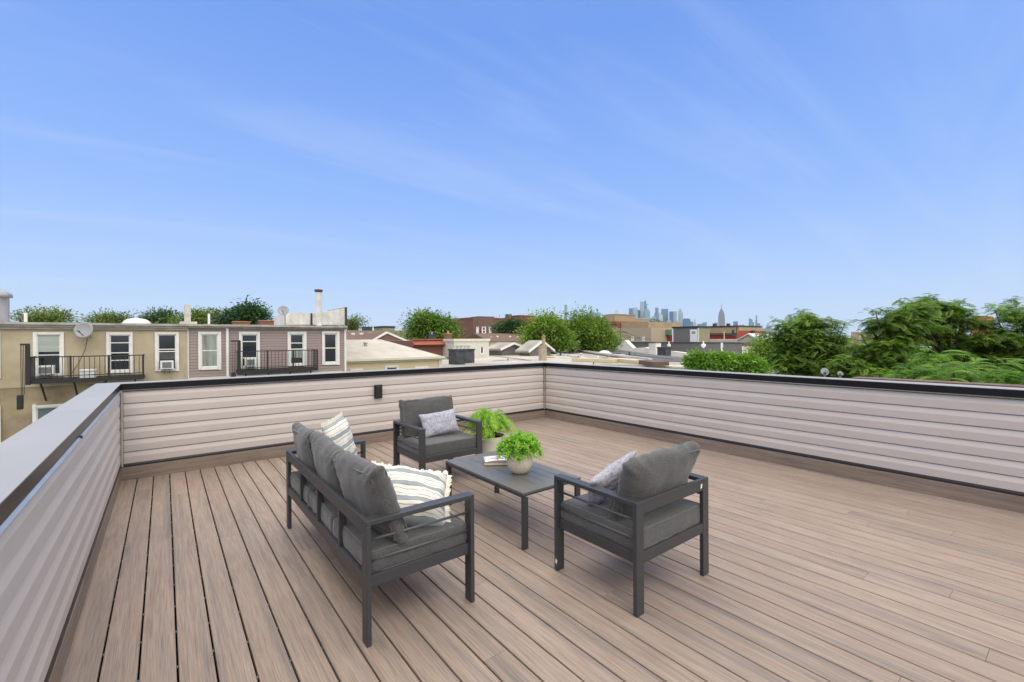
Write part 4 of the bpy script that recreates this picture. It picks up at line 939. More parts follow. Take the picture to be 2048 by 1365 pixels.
# brown roof row in front of it
hb = thing('house', 'row of houses with one long brown shingle roof dotted with white vents', 'house', (onY(1000, 680, 56).x, 56, GZ))
x0, x1 = onY(980, 680, 56).x, onY(1075, 680, 56).x; zt, zb_ = onY(1010, 667.5, 60).z, onY(1010, 683, 55.7).z
m = MB(); m.box(x0, x1, 56, 64, GZ, zb_); m.build('wall', M['cream_wall'], hb)
m = MB(); gable_roof(m, x0, x1, 56, 64, zb_+.001, zt, 'x', .3); m.build('roof', M['shingle'], hb)
for x, y in ((982, 676), (995, 674), (1006, 676.5), (1020, 674), (1032, 676), (1036, 675.5)):
    q = onY(x, y, 58.0); m = MB(); m.box(q.x-.16, q.x+.16, q.y-.1, q.y+.2, q.z-.25, q.z+.16); m.build('roof_vent', M['white'], hb)
FX = Face('Y', 55.95); m = MB(); FX.box(m, (1003.5, 690, 1012, 696), .004, .10); m.build('louvre', M['ac_grille'], hb)
def gable_house(label, pL, pR, pyE, apex, C, depth, wall, roof, trim='white'):
    q = lambda x, y: onY(x, y, C); t = thing('house', label, 'house', (q(apex[0], pyE).x, C, GZ))
    xl, xr_, ze_ = q(pL, pyE).x, q(pR, pyE).x, q((pL+pR)/2, pyE).z; xm = q(*apex).x; za = q(*apex).z
    m = MB(); m.prism([(xl+.2, C, GZ), (xl+.2, C, ze_), (xm, C, za-.25), (xr_-.2, C, ze_), (xr_-.2, C, GZ)], (0, depth, 0)); m.build('wall', M[wall], t)
    m = MB(); m.prism([(xl-.1, C-.25, ze_-.02), (xm, C-.25, za), (xr_+.1, C-.25, ze_-.02), (xr_+.1, C-.25, ze_-.20), (xm, C-.25, za-.20), (xl-.1, C-.25, ze_-.20)], (0, depth+.5, 0)); m.build('roof', M[roof], t)
    for s0, s1 in (((xl-.12, ze_), (xm, za+.02)), ((xm, za+.02), (xr_+.12, ze_))):
        m = MB(); m.prism([(s0[0], C-.33, s0[1]), (s1[0], C-.33, s1[1]), (s1[0], C-.33, s1[1]-.2), (s0[0], C-.33, s0[1]-.2)], (0, .07, 0)); m.build('rake_board', M[trim], t)
    return t
gable_house('small house with a low white edged gable left of the tan chimney', 1000, 1052, 697, (1025, 685.5), 36, 2.2, 'dark_siding', 'roof_grey')
gable_house('grey sided house with a steep pale gable behind the tan chimney', 1056, 1104, 701, (1082, 681), 33, 1.6, 'dark_siding', 'roof_grey')

# ---------------- flat roofs in the middle distance
def flat_roof(label, corners, z, wall, roof, cat='building', para=None, name='flat_roofed_building'):
    """corners as pixels on the roof plane z"""
    P_ = [G(x, y, z) for x, y in corners]; c_ = sum(P_, Vector())/len(P_)
    t = thing(name, label, cat, (c_.x, c_.y, GZ))
    m = MB(); m.prism([Vector((q.x, q.y, GZ)) for q in P_], (0, 0, z-GZ-.05)); m.build('wall', M[wall], t)
    m = MB(); m.prism([Vector((q.x, q.y, z-.049)) for q in P_], (0, 0, .049)); m.build('roof', M[roof], t)
    if para:
        for i, h_, mt in para:
            A, B = P_[i], P_[(i+1) % len(P_)]; d_ = (B-A).normalized(); nrm = Vector((-d_.y, d_.x, 0))*.13
            m = MB(); m.prism([A-nrm+Vector((0, 0, .002)), A+nrm+Vector((0, 0, .002)), B+nrm+Vector((0, 0, .002)), B-nrm+Vector((0, 0, .002))], (0, 0, h_)); m.build('parapet', M[mt], t)
    return t
def roof_rect(label, x0, x1, y0, y1, z, wall, roof, para=.22, pm='roof_silver', ptop=None):
    t = thing('flat_roofed_building', label, 'building', ((x0+x1)/2, (y0+y1)/2, GZ))
    m = MB(); m.box(x0, x1, y0, y1, GZ, z-.05); m.build('wall', M[wall], t)
    m = MB(); m.box(x0+.01, x1-.01, y0+.01, y1-.01, z-.049, z); m.build('roof', M[roof], t)
    if para:
        m = MB(); w_ = .22
        m.box(x0-.02, x1+.02, y0-.02, y0+w_, z+.001, z+para); m.box(x0-.02, x1+.02, y1-w_, y1+.02, z+.001, z+para)
        m.box(x0-.021, x0+w_, y0+w_+.001, y1-w_-.001, z+.001, z+para); m.box(x1-w_, x1+.021, y0+w_+.001, y1-w_-.001, z+.001, z+para); m.build('parapet', M[pm], t)
    return t
roof_rect('flat pale grey roof carrying the wide dark chimney behind the rear parapet', 11.5, 22.0, 24.5, 33.5, -.20, 'cream_wall', 'roof_grey', .07, 'roof_grey')
flat_roof('flat cream roof with the tall tan chimney, directly beyond the corner of the deck', [(925, 727), (925, 706), (1000, 700), (1066, 700.5), (1128, 711), (1186, 722), (1186, 729)], -.12, 'yellow_wall', 'roof_cream', para=[(3, .12, 'roof_silver'), (4, .12, 'roof_silver')])
flat_roof('flat grey roof dotted with small pipes right of the tan chimney', [(1188, 730), (1188, 722.6), (1129.5, 711), (1068, 700), (1150, 702), (1222, 712), (1300, 722), (1300, 730)], -.12, 'cream_wall', 'roof_grey')
flat_roof('wide dark grey roof with two small white skylights', [(1301, 722), (1223, 711.6), (1152, 702), (1100, 699), (1145, 695.5), (1235, 699.5), (1310, 710), (1375, 715.5), (1375, 723)], .0, 'cream_wall', 'roof_dark', para=[(0, .16, 'roof_silver'), (1, .16, 'roof_silver'), (4, .14, 'tar')])
roof_rect('low flat roof edged by pale boards right below the dark grey roof', 24.0, 31.0, 12.0, 19.4, -.25, 'cream_wall', 'roof_silver', .10, 'cream_trim')
chimney('wide dark grey chimney stack with a row of pots on the flat roof', 'Y', 912, 949, 698.5, 719.5, 26.5, 1.0, 'stone_dark', 5, 'stone_dark', 'dirty_white')
chimney('tall tapering tan chimney rising over the corner of the deck wall', 'Y', 1082.5, 1093.5, 692, 716, 25.5, .30, 'stone_tan', 0, 'stone_tan')
tq = onY(1088, 690, 25.6); tcp = thing('chimney_cowl', 'slim tan flue with a knobbly top on the tall tan chimney', 'flue', (tq.x, 25.9, tq.z))
m = MB(); zt = onY(1088, 675, 25.6).z; m.box(tq.x-.10, tq.x+.10, 25.56, 25.74, onY(1088, 692, 25.6).z, zt); m.build('flue', M['stone_tan'], tcp); m = MB(); m.lathe([(.15, zt), (.17, zt+.06), (.10, zt+.10), (.13, zt+.16), (.02, zt+.2)], (tq.x, 25.65, 0), 10); m.build('cowl', M['terracotta'], tcp)
chimney('squat black chimney with a round white cowl behind the small pipes', 'X', 1137, 1146.5, 686, 703, 37, .8, 'stone_dark', 1, 'stone_dark', 'white')
def small(label, px, py, z, kind, h, r, mat, D=None):
    q = G(px, py, z); t = thing('roof_vent', label, 'roof vent', tuple(q))
    m = MB()
    if kind == 'pipe': m.tube([q, q+Vector((0, 0, h))], r, 8)
    elif kind == 'gooseneck': m.tube([q, q+Vector((0, 0, h*.7)), q+Vector((.0, -.02, h*.92)), q+Vector((r*1.5, -r*1.5, h)), q+Vector((r*3, -r*3, h*.85))], r, 8)
    elif kind == 'dome': m.lathe([(r, 0), (r*.95, h*.35), (r*.7, h*.75), (r*.35, h*.95), (.01, h)], q, 18)
    elif kind == 'box': m.box(q.x-r, q.x+r, q.y-r, q.y+r, q.z, q.z+h)
    elif kind == 'hood': m.lathe([(r*.5, 0), (r*.5, h*.6), (r, h*.62), (r, h*.85), (.02, h)], q, 12)
    m.build('hood' if kind in ('hood', 'dome') else 'pipe', M[mat], t, smooth=kind in ('pipe', 'dome', 'gooseneck'))
    b_ = MB(); b_.lathe([(r*1.5, -.01), (r*1.4, .03), (r, .05)], q, 12); b_.build('flashing', M['roof_silver'], t)
small('short dark pipe left of the wide dark chimney', 896, 721, -.12, 'pipe', .28, .06, 'rust')
small('tall thin rusty pipe behind the pale hipped roof', 872, 715, -.12, 'pipe', .95, .04, 'rust')
small('small dark pipe on the cream roof left of the tan chimney', 1016, 723, -.12, 'pipe', .22, .04, 'tar')
small('black gooseneck vent right of the tan chimney', 1121, 713, -.12, 'gooseneck', .40, .08, 'tar')
small('thin white standpipe between the gooseneck vent and the hooded vent', 1132, 720, -.12, 'pipe', .45, .02, 'white')
small('pale hooded vent with a dark stub beside it', 1162, 714, -.12, 'hood', .35, .16, 'roof_silver')
small('dark stub pipe beside the pale hooded vent', 1157, 717, -.12, 'pipe', .18, .06, 'tar')
small('small white capped pipe near the low roof hatch', 1196, 718, -.12, 'pipe', .22, .05, 'white')
small('grey hooded vent at the edge of the dark roof', 1216, 716, -.12, 'hood', .30, .20, 'galv')
small('round white skylight dome high on the dark grey roof', 1185, 699, .0, 'dome', .45, .45, 'white_roof')
small('wide white skylight dome in the middle of the dark grey roof', 1209, 707, .0, 'dome', .30, .60, 'white_roof')
small('small black pipe on the dark grey roof left of the thin one', 1259, 714, .0, 'pipe', .42, .07, 'tar')
small('thin grey pipe on the dark grey roof', 1270.5, 714, .0, 'pipe', .75, .03, 'galv')
small('flat black louvred vent lying on the dark grey roof', 1237, 709, .0, 'box', .12, .45, 'tar')
small('pale spinning vent on the cream roof near the low gable', 1030, 710, -.12, 'hood', .25, .12, 'galv')
chimney('square dark grey chimney in front of the white parapet', 'X', 1314.5, 1331, 694.5, 717.5, 41, 1.0, 'stone_dark', 0, 'stone_dark')
# white pyramid parapet + white wall with its stack
wp = thing('white_parapet', 'white coated stepped parapet wall with a pointed end behind the dark grey roof', 'parapet', tuple(onX(1300, 705, 50.5)))
q = lambda x, y, X=50.5: onX(x, y, X)
m = MB(); m.prism([q(1226, 699), q(1250, 681), (q(1266, 697)), q(1290, 695), q(1312, 703), q(1345, 703), q(1400, 710), q(1400, 722), q(1226, 722)], (.8, 0, 0)); m.build('wall', M['white_roof'], wp)
chimney('whitewashed chimney with a dark cap on the white stepped parapet', 'X', 1297.5, 1311, 685, 703, 50.0, 1.2, 'white_roof', 0, 'tar')
roof_rect('flat white roof behind the bushy green shrub', 51.4, 64.5, 14.0, 36.5, -1.6, 'cream_wall', 'white_roof', 0)
# long dark sided house with stair room and door
tt, Fm, a, b, z = bld('X', 'building', 'long low grey clapboard building with a white corner pipe in front of the skyline', 1232, 1486, 685, 65, 12, 'dark_siding', 'roof_dark', cop='tar', coph=.14)
m = MB(); Fm.box(m, (1442.5, 686, 1446.5, 706), .004, .14); m.build('downpipe', M['white'], tt)
m = MB(); Fm.box(m, (1484.5, 686, 1486.2, 716), -.05, .06); m.build('corner_board', M['white'], tt)
window(Fm, tt, (1450, 704, 1458.5, 714), (1451.4, 705.4, 1457, 712.6)); window(Fm, tt, (1462, 704, 1470.5, 714), (1463.4, 705.4, 1469, 712.6))
zr0 = z
a, b, _, zt = rectX(1346, 656, 1397, 656.002, 68); br_ = thing('rooftop_room', 'grey sided rooftop stair room with a white door, standing on the long grey building', 'rooftop room', (68, (a+b)/2, zr0))
m = MB(); m.box(68, 71.5, a, b, zr0-.02, zt); m.build('wall', M['dark_siding'], br_)
m = MB(); m.box(67.85, 71.7, a-.15, b+.15, zt+.001, zt+.22); m.build('roof', M['tar'], br_)
FS = Face('X', 68)
m = MB(); FS.box(m, (1380.5, 659.5, 1394.5, 684.3), .003, .06); m.build('door_frame', M['white'], br_)
m = MB(); FS.box(m, (1382.3, 661, 1392.8, 684.3), .0605, .09); dr = m.build('door', M['cooler'], br_)
for i in range(3):
    for j in range(2): m = MB(); FS.box(m, (1384.3+2.5*i, 663.2+2.6*j, 1386.2+2.5*i, 665.3+2.6*j), .0905, .093); m.build('pane', M['glass'], dr)
for x_ in ((1344.6, 1346.8), (1395.4, 1397.4)): m = MB(); FS.box(m, (x_[0], 656.5, x_[1], 684.3), -.04, .05); m.build('corner_board', M['white'], br_)
m = MB(); m.box(68.05, 71.45, a-.012, a-.002, zr0-.02, zt); m.build('side_wall', M['olive'], br_)
for i_, (px, r_) in enumerate(((1338, .25), (1407, .30))):
    qb = onX(px, 712, 62.5); zt = onX(px, 696, 62.5).z; t = thing('vent_pipe', ('white capped flue in front of the grey clapboards, nearer the dark chimney', 'white funnel topped flue in front of the grey clapboards above the shrub')[i_], 'vent pipe', tuple(qb))
    m = MB(); m.tube([(qb.x, qb.y, .04), (qb.x, qb.y, zt)], .12, 10); m.build('pipe', M['white'], t)
    m = MB(); m.lathe([(.12, zt), (r_*1.1, zt+.25), (r_*1.1, zt+.55), (.1, zt+.6), (.07, zt+.95), (.01, zt+1)], (qb.x, qb.y, 0), 12); m.build('cowl', M['white'], t)
# tan blocks and red wall behind
tt, Fm, a, b, z = bld('X', 'building', 'plain tan walled building behind the utility pole', 1220, 1302.5, 656.5, 84, 18, 'tan', 'roof_grey')
for q_ in ((1263, 674, 1268, 683), (1284.5, 674, 1290, 683)): m = MB(); Fm.box(m, q_, .004, .15); m.build('wall_box', M['white'], tt)
bld('X', 'building', 'upper ochre rendered building stepping up behind the plain tan wall', 1231, 1297, 645, 104, 16, 'tan2', 'roof_grey')
bld('X', 'building', 'low red brick front with a dark moulding left of the ochre rendered building', 1213, 1232.5, 643.5, 102, 10, 'brick', 'roof_dark', cop='rust', coph=.9)
t = thing('house', 'tan gabled roof peeping over the trees left of the slim white tower', 'house', tuple(onX(1216, 640, 130)))
qq = lambda x, y: onX(x, y, 130); m = MB(); m.prism([qq(1198, 641), qq(1211, 630.5), qq(1230, 629), qq(1230, 660), qq(1198, 660)], (12, 0, 0)); m.build('wall', M['tan2'], t)
m = MB(); m.prism([qq(1196, 641.3), qq(1211, 629.5), qq(1231, 628), qq(1231, 629.2), qq(1211.5, 631.2), qq(1197, 642.5)], (12, 0, 0)); m.build('roof', M['roof_grey'], t)
t = thing('house', 'tan pointed roof just left of the skyline towers', 'house', tuple(onX(1250, 640, 140)))
qq = lambda x, y: onX(x, y, 140); m = MB(); m.prism([qq(1238, 643), qq(1250, 637), qq(1259, 636.5), qq(1259, 660), qq(1238, 660)], (12, 0, 0)); m.build('wall', M['tan2'], t)
m = MB(); m.prism([qq(1237, 643.3), qq(1250, 636.2), qq(1259.5, 635.7), qq(1259.5, 636.6), qq(1250.5, 637.7)], (12, 0, 0)); m.build('roof', M['cream_trim'], t)
tt, Fm, a, b, z = bld('X', 'building', 'bright red walled building under a green copper moulding beside the plain tan wall', 1301, 1345, 660, 90, 10, 'red_wall', 'roof_dark')
m = MB(); Fm.box(m, (1301, 660, 1345, 671), .004, .7); m.build('cornice', M['green_cornice'], tt)
for k in range(6): m = MB(); Fm.box(m, (1303+7.3*k, 669.5, 1305+7.3*k, 673.5), .004, .5); m.build('bracket', M['green_cornice'], tt)
t = gable_house('white gabled attic above the red walled building', 1298, 1334, 661, (1317, 649), 118, 10, 'cream_wall', 'shingle')
# right group above the grey building
tt, Fm, a, b, z = bld('X', 'building', 'red brick row with a heavy olive moulding right of the white door', 1411, 1474, 662, 92, 12, 'red_wall', 'roof_dark')
m = MB(); Fm.box(m, (1409, 661.5, 1476, 666.5), .004, .9); m.build('cornice', M['olive'], tt); m = MB(); Fm.box(m, (1411, 666.5, 1474, 669.5), .004, .45); m.build('frieze', M['tan2'], tt)
for x_ in (1411.5, 1468): m = MB(); Fm.box(m, (x_, 660, x_+5, 673), .905 if 0 else .46, .95); m.build('end_bracket', M['stone_dark'], tt)
m = MB(); Fm.box(m, (1452.7, 664, 1454, 680), .96, 1.1); m.build('downpipe', M['white'], tt)
bld('X', 'building', 'tan rooftop storey with dark windows above the olive moulding', 1420, 1478, 652, 110, 12, 'tan2', 'roof_dark', cop='tar', coph=.35)
for i_, x_ in enumerate((1425.5, 1452.5)): chimney(('left', 'right')[i_]+' of two dark chimneys on the tan rooftop storey', 'X', x_, x_+4, 647.5, 654, 111, 1.0, 'stone_dark', 0, 'tar')
roof_rect('low white roofed building between the white door and the big trees', 66.0, 80.0, 15.0, 21.5, 1.15, 'cream_wall', 'white_roof', .5, 'white_roof') if False else None
tt, Fm, a, b, z = bld('X', 'building', 'long cream wall topped by a pale ledge below the red brick row', 1409, 1490, 679, 83, 6, 'cream_wall', 'white_roof')
def gable_house_x(label, pL, pR, pyE, apex, C, depth, wall, roof, trim='white'):
    q = lambda x, y: onX(x, y, C); t = thing('house', label, 'house', (C, q(apex[0], pyE).y, GZ))
    yl, yr_, ze_ = q(pL, pyE).y, q(pR, pyE).y, q((pL+pR)/2, pyE).z; ym = q(*apex).y; za = q(*apex).z
    m = MB(); m.prism([(C, yl-.2, GZ), (C, yl-.2, ze_), (C, ym, za-.25), (C, yr_+.2, ze_), (C, yr_+.2, GZ)], (depth, 0, 0)); m.build('wall', M[wall], t)
    m = MB(); m.prism([(C-.3, yl+.1, ze_), (C-.3, ym, za), (C-.3, yr_-.1, ze_), (C-.3, yr_-.1, ze_-.22), (C-.3, ym, za-.22), (C-.3, yl+.1, ze_-.22)], (depth+.6, 0, 0)); m.build('roof', M[roof], t)
    return t
gable_house_x('white gable fronted house left of the big round tree', 1475, 1518, 680, (1497, 667), 80, 10, 'cream_wall', 'roof_silver')
bld('X', 'building', 'long tan house with a dark roof edge beside the big round tree', 1505, 1560, 669.5, 96, 10, 'tan', 'shingle', cop='rust', coph=.3)
chimney('dark chimney on the long tan house beside the big round tree', 'X', 1524.5, 1528, 663.5, 670, 98, .8, 'stone_dark', 0, 'tar')
chimney('stubby dark chimney behind the white gable fronted house', 'X', 1502.5, 1506.5, 661.5, 670, 98, .8, 'stone_dark', 0, 'tar')
bld('X', 'building', 'low house with a brown roof and pale walls below the white gable', 1486, 1560, 687.5, 58, 9, 'cream_wall', 'shingle', cop='shingle', coph=.35)
bld('X', 'building', 'orange brick tower block showing through the trees at the right', 1944, 1974, 632, 150, 12, 'orange', 'roof_dark')
bld('X', 'building', 'pale pinkish building in the gap between the two big trees', 1702, 1718, 664, 140, 12, 'tan', 'roof_dark')
bld('X', 'building', 'white walled house half hidden behind the right hand trees', 1780, 1900, 694, 60, 10, 'cream_wall', 'white_roof')
bld('X', 'building', 'white flat roofed house at the right edge behind the trees', 1990, 2110, 684, 62, 12, 'cream_wall', 'white_roof')
rs_ = bpy.data.objects
fl_roof = [o for o in COL.objects if o.get('label', '').startswith('flat cream roof')][0]; fl_dot = [o for o in COL.objects if o.get('label', '').startswith('flat grey roof dotted')][0]; fl_dark = [o for o in COL.objects if o.get('label', '').startswith('wide dark grey roof')][0]
def seam(par, pts, z, w=.10, mt='tar', nm='roof_seam'):
    m = MB()
    for (x0, y0), (x1, y1) in zip(pts, pts[1:]):
        A, B = G(x0, y0, z), G(x1, y1, z); d_ = (B-A).normalized(); n_ = Vector((-d_.y, d_.x, 0))*w; m.prism([A-n_, B-n_, B+n_, A+n_], (0, 0, .02))
    m.build(nm, M[mt], par)
seam(fl_roof, [(932, 707), (1000, 714), (1060, 721.5)], -.118, .09); seam(fl_roof, [(1000, 702), (1075, 706), (1150, 719)], -.118, .16, 'roof_silver', 'roof_ridge'); seam(fl_roof, [(1093, 714.5), (1104, 716)], -.118, .30, 'rust', 'rust_stain')
seam(fl_roof, [(985, 722.5), (1030, 720.5), (1062, 721.4)], -.118, .07)
seam(fl_dot, [(1100, 712), (1120, 711.5)], -.118, .5, 'tar', 'tar_patch'); seam(fl_dot, [(1205, 716.5), (1222, 717.2)], -.118, .45, 'tar', 'tar_patch'); seam(fl_dot, [(1092, 705), (1200, 716), (1262, 721.5)], -.118, .10, 'roof_silver', 'roof_ridge')
seam(fl_dark, [(1165, 700), (1270, 711), (1345, 719)], .004, .05)
# top of a cream siding wall below the dark roof
bd = thing('siding_wall_top', 'pale yellow top of a siding wall showing just beyond the deck wall', 'boards', tuple(G(1260, 727, -.14)))
for (x0, y0, x1, y1, mt) in ((1150, 722.5, 1232, 725.0, 'yellow_wall'), (1232, 722.5, 1288, 728, 'yellow_wall'), (1286, 727, 1322, 732, 'shingle')):
    A, B = G(x0, y0, -.1), G(x1, y1, -.1); d_ = (B-A).normalized(); n_ = Vector((-d_.y, d_.x, 0))*.5; m = MB(); m.prism([A-n_, B-n_, B+n_, A+n_], (0, 0, .22)); m.build('board', M[mt], bd)
# utility pole
up_ = onX(1240.5, 684, 72); t = thing('utility_pole', 'dark wooden utility pole with a crossarm in front of the plain tan wall', 'utility pole', (72, up_.y, GZ))
zt = onX(1240.5, 655, 72).z; m = MB(); m.tube([(72, up_.y, GZ), (72, up_.y, zt)], .16, 10, r2=.12); m.build('pole', M['wood_pole'], t)
A, B = onX(1227, 666.5, 72), onX(1254, 665.5, 72); m = MB(); m.tube([A, (72, up_.y, A.z+.3), B], .09, 8); m.build('crossarm', M['wood_pole'], t)
for e0, e1 in (((1253, 666), (1300, 679)), ((1246, 669), (1290, 680)), ((1240, 672), (1280, 676))):
    A, B = onX(*e0, 72), onX(*e1, 80); mid = (A+B)/2-Vector((0, 0, .25)); m = MB(); m.tube([A, mid, B], .035, 5); m.build('wire', M['tar'], t)
up2 = onX(1473.5, 684, 86); t = thing('utility_pole', 'tall dark utility pole right of the red brick row', 'utility pole', (86, up2.y, GZ)); m = MB(); m.tube([(86, up2.y, GZ), (86, up2.y, onX(1473.5, 650, 86).z)], .17, 10, r2=.13); m.build('pole', M['wood_pole'], t)
A, B = onX(1464, 654.5, 86), onX(1479, 654, 86); m = MB(); m.tube([A, B], .09, 8); m.build('crossarm', M['wood_pole'], t)
# dishes beyond the right wall and the neighbour's roof edge
d1 = atD(1649, 744, 10.5); dish('larger of two pale satellite dishes peeping over the right wall', d1, .085, (-.7, -.6, .25), [(d1.x+.05, d1.y, d1.z-.2), (d1.x+.05, d1.y, d1.z-.6)])
d2 = atD(1680, 748, 11.0); dish('smaller of two pale satellite dishes peeping over the right wall', d2, .062, (-.7, -.6, .25), [(d2.x+.05, d2.y, d2.z-.2), (d2.x+.05, d2.y, d2.z-.6)])
ne = thing('neighbour_parapet', 'low brown capped parapet of the next building close behind the right wall', 'parapet', (6.75, 0, GZ))
ye = G(1705, 757, 1.05).y
m = MB(); m.box(6.68, 6.86, -4, ye, GZ, 1.025); m.build('wall', M['tan'], ne); m = MB(); m.box(6.65, 6.89, -4, ye+.03, 1.026, 1.052); m.build('cap', M['shingle'], ne)
m = MB(); m.box(6.87, 16, -4, ye-3, GZ, -1.5); m.build('roof', M['roof_dark'], ne)

# ---------------- trees
LM = {'mid': leaf_mat('leaf_mid', (.055, .115, .016), (.235, .360, .055), .40), 'dark': leaf_mat('leaf_dark', (.022, .062, .024), (.075, .150, .050), .3),
      'lime': leaf_mat('leaf_lime', (.085, .155, .020), (.270, .390, .060), .38), 'bright': leaf_mat('leaf_bright', (.07, .17, .02), (.25, .42, .06), .40),
      'sumac': leaf_mat('leaf_sumac', (.040, .110, .014), (.210, .380, .050), .38), 'olive': leaf_mat('leaf_olive', (.070, .110, .020), (.210, .270, .055), .35)}
def tree(label, lobes, D, mat, leaf, n, seed, axis=None, kind='tree', flat=.0, depth=1.0, trunk=True, group='trees beyond the deck', nm='tree', clump=None, droop=.25):
    """lobes: (px, py, rx_px, ry_px[, dD]) -> ellipsoids at distance D along the view; leaf = leaf length in m"""
    r = np.random.RandomState(seed); L = []
    for q in lobes:
        d = D + (q[4] if len(q) > 4 else 0); c = atD(q[0], q[1], d); s_ = d/FPX
        L.append((np.array(c), q[2]*s_, q[3]*s_))
    cen = sum(q[0] for q in L)/len(L); vol = np.array([a*a*b for _, a, b in L]); pr = vol**.72; pr /= pr.sum()
    loc = (float(cen[0]), float(cen[1]), GZ)
    t = thing(nm, label, kind, loc, group)
    leaf *= .72; n = int(n*1.5); clump = clump or leaf*6.0
    ncl = max(30, int(n/100)); which = r.choice(len(L), ncl, p=pr)
    u = r.normal(size=(ncl, 3)); u /= np.linalg.norm(u, axis=1)[:, None]; u[:, 2] = np.where(u[:, 2] < -.35, -u[:, 2]*.6, u[:, 2])
    rad_ = r.uniform(.30, 1.0, ncl)**.5 * r.uniform(.80, 1.28, ncl)
    C0 = np.array([L[i][0] for i in which]); RX = np.array([L[i][1] for i in which]); RZ = np.array([L[i][2] for i in which])
    cc = C0 + u*rad_[:, None]*np.stack([RX*depth, RX*depth, RZ], 1)
    per = max(1, n//ncl); Cn = np.repeat(cc, per, 0); N_ = len(Cn); out = np.repeat(u, per, 0)
    sz = np.repeat(r.uniform(.6, 1.25, ncl), per)*clump
    off = r.normal(size=(N_, 3)); off /= np.linalg.norm(off, axis=1)[:, None]; off *= (r.uniform(0, 1, N_)**.5*sz)[:, None]; off[:, 2] *= (.60-flat*.45)
    off[:, 2] -= droop*(off[:, 0]**2+off[:, 1]**2)/np.maximum(sz, 1e-3)
    Cp = Cn+off
    a = off/np.maximum(np.linalg.norm(off, axis=1)[:, None], 1e-6) + out*.35 + r.normal(size=(N_, 3))*.45; a[:, 2] -= .25; a /= np.linalg.norm(a, axis=1)[:, None]
    nrm = r.normal(size=(N_, 3))*.55 + np.array([0, 0, 1.0]) + out*.45; b = np.cross(a, nrm); b /= np.maximum(np.linalg.norm(b, axis=1)[:, None], 1e-6)
    l = leaf*r.uniform(.6, 1.3, N_)
    V, Fq = leafquads(Cp, a*l[:, None]*.5, b*l[:, None]*.24, np.cross(a, b)*l[:, None]*-.05)
    rn = np.clip(np.repeat(r.normal(.42, .30, ncl), per)+r.normal(0, .14, N_), 0, 1)
    leaves_obj('crown', LM[mat], t, V-np.array(loc), Fq, rn)
    if trunk:
        m = MB(); base_ = Vector((loc[0], loc[1], GZ)); top = Vector(cen); mid = (base_+top)/2 + Vector((r.uniform(-.3, .3), r.uniform(-.3, .3), .5)); R0 = max(.12, min(.38, L[0][1]*.09))
        m.tube([base_, mid, top-Vector((0, 0, L[0][2]*.3))], R0, 9, r2=R0*.55)
        for i in r.choice(ncl, min(16, ncl), replace=False):
            e = Vector(cc[i]); s0 = mid.lerp(top, r.uniform(.3, .8)); m.tube([s0, (s0+e)/2+Vector((0, 0, .1)), e], R0*.34, 6, r2=R0*.06)
        m.build('trunk', M['bark'], t, smooth=True)
    return t
# left horizon
tree('loose feathery tree at the far left behind the roof of the ochre house', [(75, 634, 22, 11), (105, 637, 30, 10), (135, 641, 16, 6), (60, 640, 14, 9)], 55, 'olive', .40, 2600, 1)
tree('low yellowish tree left of the domed skylight', [(215, 640, 24, 8), (240, 640, 14, 9), (195, 644, 14, 6)], 55, 'olive', .38, 2200, 2)
tree('dark round tree just right of the domed skylight', [(318, 636, 22, 12), (340, 637, 16, 12), (300, 641, 14, 8)], 60, 'dark', .40, 2600, 3)
tree('yellow green tree behind the slab chimney', [(398, 640, 22, 13), (430, 638, 20, 12), (360, 642, 14, 8), (400, 632, 8, 10)], 52, 'olive', .38, 3200, 4)
tree('taller dark green tree between the slab chimney and the round dish', [(498, 634, 20, 18), (478, 638, 18, 14), (455, 643, 15, 11), (515, 638, 9, 13), (503, 622, 11, 10)], 48, 'dark', .42, 5200, 5)
tree('small round tree on the horizon right of the white bulkhead', [(708, 646, 14, 12), (703, 654, 10, 10)], 70, 'olive', .4, 1500, 6)
tree('big fresh green tree in front of the brick apartment block', [(845, 650, 26, 22), (870, 653, 28, 22), (893, 658, 18, 18), (835, 668, 18, 16), (880, 672, 26, 14), (855, 636, 14, 10)], 62, 'mid', .50, 9000, 7)
tree('dark blue green tree in front of the bayed brick block', [(1012, 655, 20, 13), (1035, 653, 16, 13), (1000, 661, 10, 9), (1045, 660, 12, 12)], 78, 'dark', .5, 3600, 8)
tree('rounded lime green tree left of the taller twin crown', [(1090, 660, 26, 26), (1075, 670, 20, 22), (1108, 672, 22, 22), (1068, 684, 16, 16), (1100, 688, 30, 14), (1092, 640, 14, 12), (1120, 684, 18, 18)], 50, 'lime', .42, 11000, 9)
tree('broad lime green tree with a ragged twin crown right of the rounded one', [(1170, 660, 28, 28), (1195, 668, 26, 24), (1150, 668, 22, 24), (1215, 684, 18, 18), (1180, 690, 34, 14), (1150, 640, 9, 14), (1175, 640, 10, 18), (1140, 688, 22, 14), (1196, 645, 9, 12)], 54, 'lime', .42, 14000, 10)
tree('leafy shrub topped tree rising just above the deck wall in the middle right', [(1395, 729, 22, 15), (1425, 733, 24, 18), (1455, 729, 24, 17), (1485, 735, 22, 17), (1512, 738, 18, 15), (1380, 737, 12, 12), (1445, 716, 7, 9), (1396, 715, 7, 8), (1500, 720, 8, 8), (1420, 718, 6, 7), (1474, 718, 6, 7)], 19, 'bright', .20, 13000, 11, depth=.9, droop=.1, clump=.42)
tree('small dark green tree behind the white gabled attic', [(1320, 651, 7, 6), (1306, 650, 8, 6), (1340, 656, 8, 6)], 150, 'dark', .7, 900, 30)
tree('pale flowering tree left of the big round tree', [(1530, 705, 24, 20), (1515, 720, 18, 20), (1548, 722, 20, 24), (1525, 688, 14, 10)], 30, 'lime', .22, 5200, 12)
